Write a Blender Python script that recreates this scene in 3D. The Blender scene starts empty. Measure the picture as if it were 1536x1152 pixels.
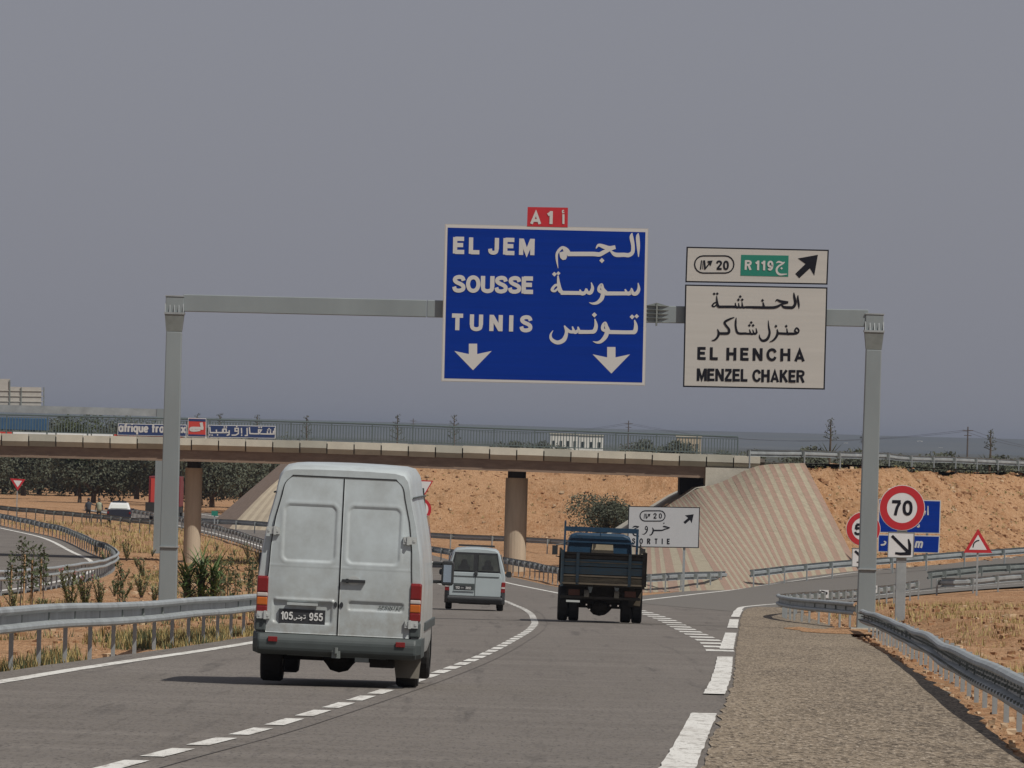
import bpy, math, random
from mathutils import Vector, Matrix, noise
sc = bpy.context.scene
PI = math.pi
# ------------------------------------------------------------------ camera, sky, sun
F = 12000.0; ROLL = math.radians(1.55); TH = math.atan(79 / F)
cr, sr, ct, st = math.cos(ROLL), math.sin(ROLL), math.cos(TH), math.sin(TH)
RT = Vector((cr, -st * sr, ct * sr)); UP = Vector((-sr, -st * cr, ct * cr)); FW = Vector((0, ct, st))
cam = bpy.data.cameras.new('camera'); co = bpy.data.objects.new('camera', cam); sc.collection.objects.link(co)
cam.sensor_width = 36; cam.lens = 36 * F / 1536; cam.clip_start = 1; cam.clip_end = 60000
co.matrix_world = Matrix(((RT.x, UP.x, -FW.x, 0), (RT.y, UP.y, -FW.y, 0), (RT.z, UP.z, -FW.z, 0), (0, 0, 0, 1)))
sc.camera = co
SUNV = Vector((0.56, -0.50, 1.0)).normalized()
world = bpy.data.worlds.new('World'); sc.world = world; world.use_nodes = True
wn = world.node_tree.nodes; wl = world.node_tree.links
bg = wn['Background']; sky = wn.new('ShaderNodeTexSky'); sky.sky_type = 'NISHITA'; sky.sun_disc = False
sky.sun_elevation = math.asin(SUNV.z); sky.sun_rotation = math.atan2(SUNV.x, SUNV.y)
sky.air_density = 1.0; sky.dust_density = 2.0; sky.ozone_density = 1.0; sky.altitude = 0
hs = wn.new('ShaderNodeHueSaturation'); hs.inputs['Saturation'].default_value = SKY_SAT = 0.45; hs.inputs['Value'].default_value = 1.0
tint = wn.new('ShaderNodeMix'); tint.data_type = 'RGBA'; tint.blend_type = 'MULTIPLY'; tint.inputs[0].default_value = 1.0
tint.inputs[7].default_value = (0.985, 0.97, 1.07, 1)
wl.new(sky.outputs[0], hs.inputs['Color']); wl.new(hs.outputs[0], tint.inputs[6]); hz_ = wn.new('ShaderNodeMix'); hz_.data_type = 'RGBA'; hz_.inputs[0].default_value = 0.86       # even dust haze over the whole sky
hz_.inputs[7].default_value = (2.50, 2.57, 2.98, 1); wl.new(tint.outputs[2], hz_.inputs[6]); wl.new(hz_.outputs[2], bg.inputs[0])
bg.inputs[1].default_value = 0.1
sun = bpy.data.lights.new('sun', 'SUN'); so = bpy.data.objects.new('sun', sun); sc.collection.objects.link(so)
sun.energy = 4.1; sun.angle = math.radians(0.6); sun.color = (1.0, 0.955, 0.885)
so.rotation_euler = (-SUNV).to_track_quat('-Z', 'Y').to_euler()
vs = sc.view_settings
vs.view_transform = 'Standard'; vs.look = 'None'; vs.exposure = -0.10; vs.gamma = 1; vs.use_curve_mapping = False
sc.cycles.max_bounces = 6; sc.cycles.volume_bounces = 0

# ------------------------------------------------------------------ placing helpers
def ray(px, py): return RT * (px - 768) - UP * (py - 576) + FW * F
def at(px, py, Y):
    d = ray(px, py); return d * (Y / d.y)
def pchip(K, x):
    n = len(K)
    if x <= K[0][0]:
        return K[0][1] + (x - K[0][0]) * (K[1][1] - K[0][1]) / (K[1][0] - K[0][0])
    if x >= K[-1][0]:
        return K[-1][1] + (x - K[-1][0]) * (K[-1][1] - K[-2][1]) / (K[-1][0] - K[-2][0])
    i = 0
    while x > K[i + 1][0]: i += 1
    def m(j):
        if j == 0: return (K[1][1] - K[0][1]) / (K[1][0] - K[0][0])
        if j == n - 1: return (K[-1][1] - K[-2][1]) / (K[-1][0] - K[-2][0])
        a = (K[j][1] - K[j-1][1]) / (K[j][0] - K[j-1][0]); b = (K[j+1][1] - K[j][1]) / (K[j+1][0] - K[j][0])
        return 0 if a * b <= 0 else 2 * a * b / (a + b)
    x0, y0 = K[i]; x1, y1 = K[i + 1]; h = x1 - x0; t = (x - x0) / h
    return (2*t**3-3*t*t+1)*y0 + (t**3-2*t*t+t)*h*m(i) + (3*t*t-2*t**3)*y1 + (t**3-t*t)*h*m(i+1)
DROP = [(-200,1.3),(0,1.5),(70,2.60),(140,3.7),(210,4.78),(255,5.40),(300,5.92),(350,6.42),(400,6.72),(450,6.8),(520,6.8),(600,6.8),(30000,6.8)]
def sstep(a, b, x):
    t = min(1, max(0, (x - a) / (b - a))); return t * t * (3 - 2 * t)
def sp(x, k): return math.log(1 + math.exp(max(-30, min(30, x * k)))) / k
def z0(X, Y):
    r = 0
    if 150 < Y < 700: r = sp(.07 * (X - 12) + .003 * (Y - 300), 12) * (1 - sstep(440, 640, Y))
    return -pchip(DROP, Y) + min(r, 3)
def G(px, py):
    d = ray(px, py)
    def h(Y):
        k = Y / d.y; return d.z * k - z0(d.x * k, Y)
    Y = 45.0
    while Y < 3000:
        if h(Y) < 0:
            a, b = Y / 1.02, Y
            for _ in range(24):
                m = (a + b) / 2
                if h(m) < 0: b = m
                else: a = m
            return at(px, py, b)
        Y *= 1.02
    return at(px, py, 3000)
DASH = [(-60,-5.2),(54.2,-2.5),(69,-1.97),(86,-1.4),(101.6,-.92),(122,-.4),(148,.1),(179,.58),(198,.72),(217,.72),(237,.58),(253,.3),(267,0),(300,-1.2),(347,-3.4),(400,-6.2),(461,-10.3),(520,-15.5),(620,-27),(760,-46)]
LEFT = [(-60,-9.6),(54,-6.45),(88,-5.5),(97,-5.3),(107.5,-5.0),(120,-4.6),(135,-4.2),(180,-3.3),(217,-3.1),(253,-3.6),(300,-5.0),(347,-7.1),(400,-9.9),(461,-14.1),(520,-19.3),(620,-31),(760,-50)]
RIGHT = [(-60,-2.5),(59,1.32),(79.6,2.0),(92,2.42),(107.5,2.92),(141,3.9),(194,5.5),(238,6.85),(264,7.8),(280,9.0)]
RDASH = [(60,1.3),(144,3.85),(161,4.08),(187,4.2),(213,4.3),(239,4.15),(262,3.7),(285,3.0),(300,2.3),(327,1.1),(347,0.1),(400,-2.6),(461,-6.6),(520,-11.8),(620,-23),(760,-42)]
GUT = [(-60,-.6),(62,3.9),(77,4.5),(92.5,5.1),(119,5.95),(142.5,6.65),(174,7.5),(205,8.3),(235,8.8),(262,9.6),(280,11)]
RAMPR = [(250,6.6),(263.7,7.7),(280,9.3),(291.5,10.8),(307.4,13.3),(317.7,16.2),(323.2,18.6),(327.8,21.2),(340,28),(360,40)]
OPP = [(-60,-19),(150,-17),(256,-16.2),(289,-16.6),(350,-18.2),(392,-20.4),(422,-22.9),(475,-27.6),(514,-32.6),(620,-46),(760,-66)]

# ------------------------------------------------------------------ mesh helpers
def tagp(o, label=None, cat=None, group=None, kind=None):
    for k, v in (('label', label), ('category', cat), ('group', group), ('kind', kind)):
        if v: o[k] = v
    return o
def thing(name, label, cat, loc=(0,0,0), rz=0, group=None, rx=0, ry=0):
    o = bpy.data.objects.new(name, None); sc.collection.objects.link(o)
    o.location = loc; o.rotation_euler = (rx, ry, rz); o.empty_display_size = .3
    return tagp(o, label, cat, group)
class MB:
    def __init__(s): s.v = []; s.f = []; s.m = []
    def add(s, vs, fs, mi=0):
        n = len(s.v); s.v += [tuple(v) for v in vs]; s.f += [tuple(i + n for i in f) for f in fs]; s.m += [mi] * len(fs); return s
    def box(s, c, d, rz=0, mi=0, M=None):
        c = Vector(c); hx, hy, hz = d[0]/2, d[1]/2, d[2]/2; R = Matrix.Rotation(rz, 3, 'Z')
        vs = [Vector((x*hx, y*hy, z*hz)) for x in (-1,1) for y in (-1,1) for z in (-1,1)]
        vs = [(M @ v if M else R @ v) + c for v in vs]
        return s.add(vs, [(0,1,3,2),(4,6,7,5),(0,4,5,1),(2,3,7,6),(0,2,6,4),(1,5,7,3)], mi)
    def prism(s, poly, thick, mi=0):      # poly: 3D points (planar), extruded by vector
        n = len(poly); poly = [Vector(p) for p in poly]; t = Vector(thick)
        return s.add(poly + [p + t for p in poly], [tuple(range(n)), tuple(range(2*n-1, n-1, -1))] + [(i, (i+n), (i+1) % n + n, (i+1) % n) for i in range(n)], mi)
    def tube(s, pts, rs, n=8, mi=0, cap=True):
        pts = [Vector(p) for p in pts]
        if not isinstance(rs, (list, tuple)): rs = [rs] * len(pts)
        vs = []; fs = []
        for i, p in enumerate(pts):
            d = (pts[min(i+1, len(pts)-1)] - pts[max(i-1, 0)]).normalized()
            a = Vector((0,0,1)) if abs(d.z) < .9 else Vector((1,0,0))
            u = d.cross(a).normalized(); w = d.cross(u)
            for k in range(n):
                t = 2*PI*k/n + PI/n; vs.append(p + (u*math.cos(t) + w*math.sin(t)) * rs[i])
        for i in range(len(pts)-1):
            for k in range(n):
                fs.append((i*n+k, i*n+(k+1) % n, (i+1)*n+(k+1) % n, (i+1)*n+k))
        if cap: fs += [tuple(range(n-1, -1, -1)), tuple(range((len(pts)-1)*n, len(pts)*n))]
        return s.add(vs, fs, mi)
    def loft(s, rings, close=True, cap=True, mi=0):
        n = len(rings[0]); vs = [p for r in rings for p in r]; fs = []
        for i in range(len(rings)-1):
            for k in range(n if close else n-1):
                fs.append((i*n+k, i*n+(k+1) % n, (i+1)*n+(k+1) % n, (i+1)*n+k))
        if cap: fs += [tuple(range(n-1, -1, -1)), tuple(range((len(rings)-1)*n, len(rings)*n))]
        return s.add(vs, fs, mi)
    def build(s, name, mats, parent=None, smooth=False, bevel=0, local=False, kind=None, label=None):
        me = bpy.data.meshes.new(name)
        off = Vector((0,0,0)) if (parent is None or local) else ORG.get(parent.name, Vector((0,0,0)))
        me.from_pydata([tuple(Vector(v) - off) for v in s.v] if off.length else s.v, [], s.f)
        if not isinstance(mats, (list, tuple)): mats = [mats]
        for m in mats: me.materials.append(m)
        if len(mats) > 1: me.polygons.foreach_set('material_index', s.m)
        if smooth: me.polygons.foreach_set('use_smooth', [True] * len(me.polygons))
        me.update()
        o = bpy.data.objects.new(name, me); sc.collection.objects.link(o)
        if parent: o.parent = parent
        if bevel:
            b = o.modifiers.new('bevel', 'BEVEL'); b.width = bevel; b.segments = 2; b.limit_method = 'ANGLE'
        if kind: o['kind'] = kind
        if label: o['label'] = label
        return o
ORG = {}
def wthing(name, label, cat, loc, group=None):       # thing whose parts are given in world coordinates
    o = thing(name, label, cat, loc, 0, group); ORG[o.name] = Vector(loc); return o
def copy_tree(o, parent=None):
    c = o.copy(); sc.collection.objects.link(c); c.parent = parent
    for ch in o.children: copy_tree(ch, c)
    return c

# ------------------------------------------------------------------ materials
def lin(r, g, b):
    f = lambda c: (c/255/12.92) if c/255 <= .04045 else ((c/255+.055)/1.055)**2.4
    return (f(r), f(g), f(b), 1)
def mat(name, col, rough=.6, metal=0, var=0.0, scale=4.0, col2=None, bump=0, bscale=40, spec=None, coat=0, stretch=(1,1,1), streak=0):
    m = bpy.data.materials.new(name); m.use_nodes = True; N = m.node_tree.nodes; L = m.node_tree.links
    b = N['Principled BSDF']; col = tuple(col[:3]) + (1,)
    b.inputs['Base Color'].default_value = col; b.inputs['Roughness'].default_value = rough; b.inputs['Metallic'].default_value = metal
    if spec is not None: b.inputs['Specular IOR Level'].default_value = spec
    if coat: b.inputs['Coat Weight'].default_value = coat; b.inputs['Coat Roughness'].default_value = .15
    if var or bump or col2:
        tc = N.new('ShaderNodeTexCoord'); mp = N.new('ShaderNodeMapping'); mp.inputs['Scale'].default_value = stretch
        L.new(tc.outputs['Object'], mp.inputs[0])
        if var or col2:
            n = N.new('ShaderNodeTexNoise'); n.inputs['Scale'].default_value = scale; n.inputs['Detail'].default_value = 6; n.inputs['Roughness'].default_value = .65
            L.new(mp.outputs[0], n.inputs['Vector'])
            r = N.new('ShaderNodeValToRGB'); r.color_ramp.elements[0].position = .3; r.color_ramp.elements[1].position = .7
            c2 = tuple(col2[:3]) + (1,) if col2 else tuple(c * (1 - var) for c in col[:3]) + (1,)
            r.color_ramp.elements[0].color = c2
            r.color_ramp.elements[1].color = col if col2 else tuple(min(1, c * (1 + var)) for c in col[:3]) + (1,)
            L.new(n.outputs[0], r.inputs[0]); L.new(r.outputs[0], b.inputs['Base Color'])
        if bump:
            n2 = N.new('ShaderNodeTexNoise'); n2.inputs['Scale'].default_value = bscale; n2.inputs['Detail'].default_value = 4
            L.new(mp.outputs[0], n2.inputs['Vector'])
            bp = N.new('ShaderNodeBump'); bp.inputs['Strength'].default_value = min(1, bump); bp.inputs['Distance'].default_value = .02
            L.new(n2.outputs[0], bp.inputs['Height']); L.new(bp.outputs[0], b.inputs['Normal'])
    return m
def ground_mat(name, layers, base, bump=.5, bdist=.05, rough=.95, vec_scale=(1,1,1), spec=.2):
    """layers: (noise scale, low, high, colour, detail, stretch)"""
    m = bpy.data.materials.new(name); m.use_nodes = True; N = m.node_tree.nodes; L = m.node_tree.links
    b = N['Principled BSDF']; b.inputs['Roughness'].default_value = rough; b.inputs['Specular IOR Level'].default_value = spec
    geo = N.new('ShaderNodeNewGeometry'); prev = None; rgb = N.new('ShaderNodeRGB'); rgb.outputs[0].default_value = tuple(base[:3]) + (1,)
    prev = rgb.outputs[0]; last = None
    for (s, lo, hi, c, det, stretch) in layers:
        mp = N.new('ShaderNodeMapping'); mp.inputs['Scale'].default_value = stretch; L.new(geo.outputs['Position'], mp.inputs[0])
        n = N.new('ShaderNodeTexNoise'); n.inputs['Scale'].default_value = s; n.inputs['Detail'].default_value = det; n.inputs['Roughness'].default_value = .7
        L.new(mp.outputs[0], n.inputs['Vector'])
        mr = N.new('ShaderNodeMapRange'); mr.inputs['From Min'].default_value = lo; mr.inputs['From Max'].default_value = hi
        L.new(n.outputs[0], mr.inputs[0])
        mx = N.new('ShaderNodeMix'); mx.data_type = 'RGBA'; L.new(mr.outputs[0], mx.inputs[0]); L.new(prev, mx.inputs[6])
        mx.inputs[7].default_value = tuple(c[:3]) + (1,); prev = mx.outputs[2]; last = n
    L.new(prev, b.inputs['Base Color'])
    if bump:
        bp = N.new('ShaderNodeBump'); bp.inputs['Strength'].default_value = bump; bp.inputs['Distance'].default_value = bdist
        L.new(last.outputs[0], bp.inputs['Height']); L.new(bp.outputs[0], b.inputs['Normal'])
    return m
U1 = (1,1,1)
M = {}
M['soil'] = ground_mat('sandy_soil', [(.035,.4,.62,(.35,.195,.095),3,U1),(.25,.45,.68,(.27,.125,.05),5,U1),(.9,.52,.70,(.19,.105,.045),6,(1,.3,1)),(5,.4,.75,(.48,.30,.175),6,(1,.2,1)),(14,.5,.66,(.22,.115,.05),4,(1,.12,1))], (.405,.238,.126), bump=.9, bdist=.12)
M['asphalt'] = ground_mat('worn_asphalt', [(.05,.38,.62,(.130,.114,.097),4,(1,.5,1)),(.75,.44,.62,(.127,.111,.094),3,(1,.015,1)),(.35,.46,.66,(.190,.169,.146),5,(.2,1,1)),(2.5,.58,.70,(.072,.063,.054),3,(1,.02,1)),(6,.66,.72,(.06,.052,.045),2,(1,.5,1)),(22,.35,.7,(.150,.135,.122),3,(1,.10,1)),(30,.52,.68,(.075,.067,.06),3,(1,.10,1))], (.160,.141,.121), bump=.15, bdist=.01, rough=.85, spec=.25)
M['asphalt_dark'] = ground_mat('ramp_asphalt', [(.3,.35,.7,(.135,.122,.107),4,(1,.08,1)),(25,.3,.75,(.15,.14,.125),3,U1)], (.13,.12,.11), bump=.15, bdist=.01, rough=.9, spec=.2)
M['chips'] = ground_mat('chip_seal_shoulder', [(.30,.42,.60,(.115,.092,.068),4,(1,.12,1)),(.9,.52,.66,(.235,.19,.135),4,(1,.15,1)),(10,.42,.6,(.25,.20,.145),4,(1,.11,1)),(19,.50,.60,(.07,.055,.04),4,(1,.11,1)),(27,.54,.64,(.38,.32,.25),3,(1,.11,1))], (.195,.156,.110), bump=.6, bdist=.03, rough=.95)
M['paint'] = ground_mat('road_paint', [(1.5,.5,.72,(.46,.44,.40),5,(1,.2,1)),(9,.52,.66,(.32,.30,.27),4,(1,.15,1)),(30,.6,.7,(.16,.145,.13),3,(1,.15,1))], (.62,.61,.57), bump=0, rough=.7, spec=.3)
M['galv'] = mat('galvanised_steel', (.30,.325,.33), .55, .25, var=.22, scale=1.6, bump=.05)
M['galv_d'] = mat('weathered_steel', (.19,.21,.20), .6, .25, var=.22, scale=3)
M['gantry'] = mat('gantry_steel', (.225,.258,.265), .55, .25, var=.10, scale=.8, stretch=(1,1,.3))
M['concrete'] = mat('concrete', (.44,.41,.34), .9, 0, var=.16, scale=1.3, bump=.3, bscale=12)
M['coping'] = mat('coping_concrete', (.48,.45,.37), .9, 0, var=.12, scale=1.0, bump=.2, bscale=14)
M['fascia'] = mat('brown_concrete', (.25,.18,.13), .9, 0, col2=(.16,.11,.08), scale=1.2, stretch=(1,1,4))  # brown concrete with random darker bands
M['column'] = mat('column_concrete', (.42,.345,.255), .9, 0, var=.14, scale=1.0, stretch=(3,3,.4))
M['rail'] = mat('bridge_railing_paint', (.10,.13,.13), .5, .2, var=.1)
M['white'] = mat('white_van_paint', (.49,.55,.565), .40, 0, col2=(.34,.365,.36), scale=1.9, coat=.25, stretch=(1,1,.8))
def grime(m, col, lo, hi, scale):
    N = m.node_tree.nodes; L = m.node_tree.links; b = N['Principled BSDF']; src = b.inputs['Base Color'].links[0].from_socket
    tc = N.new('ShaderNodeTexCoord'); sx = N.new('ShaderNodeSeparateXYZ'); L.new(tc.outputs['Object'], sx.inputs[0])
    mr = N.new('ShaderNodeMapRange'); mr.inputs['From Min'].default_value = lo; mr.inputs['From Max'].default_value = hi; mr.inputs['To Min'].default_value = .85; mr.inputs['To Max'].default_value = 0.02
    L.new(sx.outputs[2], mr.inputs[0])
    n = N.new('ShaderNodeTexNoise'); n.inputs['Scale'].default_value = scale; n.inputs['Detail'].default_value = 8; n.inputs['Roughness'].default_value = .75; L.new(tc.outputs['Object'], n.inputs['Vector'])
    m2 = N.new('ShaderNodeMapRange'); m2.inputs['From Min'].default_value = .35; m2.inputs['From Max'].default_value = .65; L.new(n.outputs[0], m2.inputs[0])
    mu = N.new('ShaderNodeMath'); mu.operation = 'MULTIPLY'; L.new(mr.outputs[0], mu.inputs[0]); L.new(m2.outputs[0], mu.inputs[1])
    mx = N.new('ShaderNodeMix'); mx.data_type = 'RGBA'; L.new(mu.outputs[0], mx.inputs[0]); L.new(src, mx.inputs[6]); mx.inputs[7].default_value = col + (1,); L.new(mx.outputs[2], b.inputs['Base Color'])
grime(M['white'], (.24,.225,.19), .4, 1.7, 3.5)
M['white2'] = mat('pale_car_paint', (.35,.40,.41), .35, 0, var=.05, scale=2, coat=.3)
M['black'] = mat('black_plastic', (.022,.024,.026), .5, 0, var=.2)
M['bumper'] = mat('grey_bumper_plastic', (.052,.063,.062), .6, 0, var=.15)
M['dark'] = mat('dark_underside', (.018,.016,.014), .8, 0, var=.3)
M['tyre'] = mat('tyre_rubber', (.022,.021,.020), .85, 0, var=.2)
M['seam'] = mat('seam_shadow_gap', (.02,.02,.02), .9)
M['hinge'] = mat('hinge_metal', (.5,.52,.5), .5, .4)
M['glass'] = mat('dark_glass', (.025,.035,.035), .08, 0, spec=.6)
M['red'] = mat('red_lens', (.17,.008,.008), .25, 0, coat=.3)
M['amber'] = mat('amber_lens', (.44,.11,.012), .25, 0, coat=.3)
M['clear'] = mat('clear_lens', (.45,.40,.37), .25, 0, coat=.3)
M['plate'] = mat('number_plate_black', (.03,.032,.035), .4)
M['ink_white'] = mat('white_lettering', (.49,.48,.46), .5)
M['plate_txt'] = mat('plate_lettering', (.6,.6,.58), .5)
M['sblue'] = mat('sign_blue', (.001,.026,.225), .55, 0, var=.10, scale=1, stretch=(.25,.25,9), spec=.12)
M['scream'] = mat('sign_white', (.43,.418,.385), .5, 0, var=.05, scale=1, stretch=(.25,.25,9))
M['swhite'] = mat('small_sign_white', (.60,.61,.61), .45, 0, var=.03)
M['sred'] = mat('sign_red', (.42,.016,.024), .5, 0, var=.05)
M['sgreen'] = mat('sign_green', (.012,.17,.12), .45)
M['sblack'] = mat('sign_black', (.008,.009,.014), .6, spec=.2)
M['sback'] = mat('sign_back', (.42,.40,.36), .6, .1, var=.08)
M['tblue'] = mat('truck_blue_paint', (.006,.034,.07), .5, 0, var=.25, scale=5)
M['tblue2'] = mat('faded_blue_timber', (.04,.095,.14), .8, 0, col2=(.07,.08,.075), scale=5, stretch=(1,1,6))
M['twood'] = mat('worn_truck_timber', (.19,.16,.10), .85, 0, col2=(.07,.06,.045), scale=6, stretch=(1,1,5))
M['tgrime'] = mat('grimy_chassis', (.03,.026,.02), .85, 0, var=.4, scale=6)
M['ttan'] = mat('tan_flap', (.30,.25,.17), .8, 0, var=.2)
M['brown'] = mat('rusty_flap', (.10,.04,.025), .8, 0, var=.3)
M['redtruck'] = mat('red_truck_paint', (.15,.008,.012), .5, 0, var=.1)
M['navy'] = mat('navy_paint', (.012,.018,.032), .4, 0, coat=.2)
M['bluebox'] = mat('blue_body_paint', (.03,.09,.18), .6, 0, var=.15)
M['banner_blue'] = mat('banner_blue', (.012,.032,.11), .6)
M['banner_red'] = mat('banner_red', (.45,.04,.03), .6)
M['tan1'] = mat('tan_paving', (.33,.28,.205), .95, 0, var=.1, scale=1)
M['tan2'] = mat('tan_paving_darker', (.27,.225,.165), .95, 0, var=.1, scale=1)
M['rsrt'] = mat('red_paving_block', (.29,.182,.14), .95, 0, col2=(.20,.15,.105), scale=3.5, bump=.5, bscale=9)
M['crmt'] = mat('cream_paving_block', (.325,.285,.205), .95, 0, col2=(.22,.19,.135), scale=3.5, bump=.5, bscale=9)
M['leaf_o'] = mat('olive_foliage', (.088,.096,.060), .8, 0, col2=(.050,.058,.037), scale=.5)
M['leaf_b'] = mat('bush_foliage', (.075,.095,.035), .8, 0, col2=(.03,.042,.016), scale=.8)
M['leaf_g'] = mat('oleander_leaf', (.22,.24,.10), .6, 0, col2=(.10,.13,.05), scale=3)
M['leaf_y'] = mat('yellowed_leaf', (.30,.26,.09), .8, 0, col2=(.14,.12,.05), scale=3)
M['leaf_pk'] = mat('pink_blossom', (.42,.15,.14), .7)
M['dry'] = mat('dry_grass', (.42,.31,.13), .9, 0, col2=(.22,.19,.07), scale=.7)
M['bark'] = mat('bark', (.09,.065,.045), .9, 0, var=.3, scale=3)
M['stake'] = mat('wooden_stake', (.42,.27,.14), .8, 0, var=.2)
M['stone'] = mat('pale_stone', (.45,.33,.21), .9, 0, var=.3, scale=.5)
M['clod'] = mat('soil_clod', (.28,.15,.075), .95, 0, var=.3, scale=.4)
M['skin'] = mat('skin', (.22,.12,.08), .6)
M['cloth_d'] = mat('dark_clothing', (.03,.035,.045), .9)
M['cloth_k'] = mat('khaki_shirt', (.30,.33,.24), .9)
M['build_w'] = mat('white_render', (.68,.66,.60), .9, 0, var=.1, scale=.2)
M['build_t'] = mat('tan_render', (.42,.35,.25), .9)
M['ssig'] = mat('side_sign_white', (.42,.43,.44), .5, 0, var=.03, spec=.3)
M['plain'] = ground_mat('far_plain_scrub', [(.004,.40,.6,(.085,.075,.05),4,U1),(.02,.45,.6,(.03,.04,.025),5,(1,.3,1)),(.06,.55,.66,(.13,.10,.06),4,(1,.3,1))], (.05,.055,.04), bump=0)
M['hill'] = mat('far_hill_scrub', (.04,.05,.045), .95, 0, col2=(.08,.08,.06), scale=.004)
# ------------------------------------------------------------------ the ground
EMB = [((14.3,396.6),-1.12), ((16.7,402.0),-1.12), ((27.8,433.0),-1.30), ((60,505),-1.6), ((130,640),-2.5)]      # top front edge of the right embankment
MID = [((-13.0,559.0),-2.25), ((16,560),-2.2), ((60,575),-2.2), ((140,620),-2.4)]                               # embankment beyond the bridge
def seg_emb(P, X, Y, slope, width):
    best = -99
    for i in range(len(P)-1):
        (a, za), (b, zb) = P[i], P[i+1]
        dx, dy = b[0]-a[0], b[1]-a[1]; l2 = dx*dx + dy*dy
        t = min(1, max(0, ((X-a[0])*dx + (Y-a[1])*dy) / l2))
        cx, cy = a[0] + dx*t, a[1] + dy*t; zt = za + (zb-za)*t
        d = math.hypot(X-cx, Y-cy); side = dx*(Y-a[1]) - dy*(X-a[0])     # >0 : behind the edge
        if side > 0: d = max(0, d - width)
        best = max(best, zt - d/slope)
    return best
def road_mask(X, Y):     # 0 on carriageways, 1 away from them
    r = max(pchip(GUT, Y), 0) + .3 if Y < 262 else None
    def band(lo, hi, w=1.5): return sstep(0, w, max(lo - X, X - hi))
    m = 1
    if Y < 262: m = band(pchip(LEFT, Y) - .7, pchip(GUT, Y) + .2, .8)
    elif Y < 760:
        m = band(pchip(LEFT, Y) - .7, pchip(RDASH, Y) + 1.6)
        if Y < 350:
            rr = pchip(RAMPR, Y) + 1.0; m = min(m, band(pchip(RDASH, Y), rr))
        if 280 < Y < 430:
            m = min(m, band(2.5 + (Y-285)*.17, 12 + (Y-285)*.2, 3))
    if Y < 780: m = min(m, band(pchip(OPP, Y) - 11.5, pchip(OPP, Y) + 1.2))
    return m
def zt(X, Y):
    z = z0(X, Y)
    if 370 < Y < 700 and X > 9: z = max(z, seg_emb(EMB, X, Y, 1.55, 10) - max(0, 14.6-X)*1.8)
    if 500 < Y < 720 and X > -24: z = max(z, seg_emb(MID, X, Y, 2.7, 9) - max(0, -12.0-X)*.9)
    if 150 < Y < 320 and X > 7: z += .45 * sstep(9.6, 11.2, X - max(0, Y-230)*.03) * sstep(150, 190, Y) * (1 - sstep(235, 300, Y))
    if Y < 1500:
        mk = road_mask(X, Y)
        if mk > 0:
            a = noise.fractal(Vector((X*.16, Y*.05, 1.7)), 1.0, 2.0, 4) * .16 + noise.noise(Vector((X*.9, Y*.35, 5))) * .05
            if Y > 370: a += noise.noise(Vector((X*.5, Y*.5, 9))) * .12
            if Y > 370 and z > z0(X, Y) + .5: a += noise.noise(Vector((X*1.1+Y*.3, Y*.12, 12))) * .22 + abs(noise.noise(Vector((X*.55+3, Y*.15, 2)))) * -.25
            z += (a - .02) * mk - .03 * mk
    return z
def Gt(px, py, Y0=60, Y1=2500):     # ray against the full terrain
    d = ray(px, py)
    def h(Y):
        k = Y / d.y; return d.z * k - zt(d.x * k, Y)
    Y = Y0
    while Y < Y1:
        if h(Y) < 0:
            a, b = Y / 1.01, Y
            for _ in range(16):
                m = (a + b) / 2
                if h(m) < 0: b = m
                else: a = m
            return at(px, py, b)
        Y *= 1.01
    return at(px, py, Y1)
ys = [-60, -20, 10, 30]; y = 42.0
while y < 700: ys.append(y); y += 1.1 if y < 140 else (1.8 if y < 370 else 2.2)
while y < 26000: ys.append(y); y *= 1.12
xs = []; x = 0
while x < 46: xs.append(x); x += .55
while x < 20000: xs.append(x); x *= 1.28
xs = [-a for a in xs[:0:-1]] + xs
vs_ = [(X, Y, zt(X, Y)) for Y in ys for X in xs]; nx = len(xs)
js = [j for j in range(len(ys)) if ys[j] > 1150][0]
gm = MB().add(vs_[:(js+1)*nx], [(j*nx+i, j*nx+i+1, (j+1)*nx+i+1, (j+1)*nx+i) for j in range(js) for i in range(nx-1)])
gm.build('ground', M['soil'], smooth=True, kind='structure')
gm = MB().add(vs_[js*nx:], [(j*nx+i, j*nx+i+1, (j+1)*nx+i+1, (j+1)*nx+i) for j in range(len(ys)-1-js) for i in range(nx-1)])
gm.build('far_plain', M['plain'], smooth=True, kind='structure')
# far hills in the haze
hb = MB(); rings = []
for i in range(121):
    X = -9000 + 150*i; h = 17 + 6*noise.noise(Vector((i*.12, 3, 1))) + 2*noise.noise(Vector((i*.5, 7, 1)))
    rings.append([(X, 11000, -6.9), (X, 11500, h*.35), (X, 12200, h), (X, 13000, h*.9), (X, 15500, -6.9)])
hb.loft(rings, close=False, cap=False).build('far_hills', M['hill'], smooth=True, kind='structure')

def strip(name, L, R, ylist, off, m, n=10, kind='structure', parent=None):
    vs = []; 
    for Y in ylist:
        a, b = L(Y), R(Y)
        for k in range(n+1):
            X = a + (b-a)*k/n; vs.append((X, Y, z0(X, Y) + off))
    w = n+1
    return MB().add(vs, [(j*w+i, j*w+i+1, (j+1)*w+i+1, (j+1)*w+i) for j in range(len(ylist)-1) for i in range(n)]).build(name, m, parent, kind=kind if not parent else None)
yr = lambda a, b, s: [a + i*s for i in range(int((b-a)/s)+1)] + [b]
jit = lambda Y, s, a: noise.noise(Vector((s, Y*.35, 2))) * a
def main_r(Y): return pchip(GUT, Y) + .05 + jit(Y, 1, .12) if Y < 262 else 0
main_road = strip('main_road', lambda Y: pchip(LEFT, Y) - .62 + jit(Y, 3, .07), lambda Y: max(pchip(GUT, Y)-.1, 0) if Y < 264 else (pchip(RDASH, Y) + 1.5 + max(0, 5.2*(1-(Y-264)/60))), yr(-60, 640, 2), .04, M['asphalt'], 12)
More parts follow.
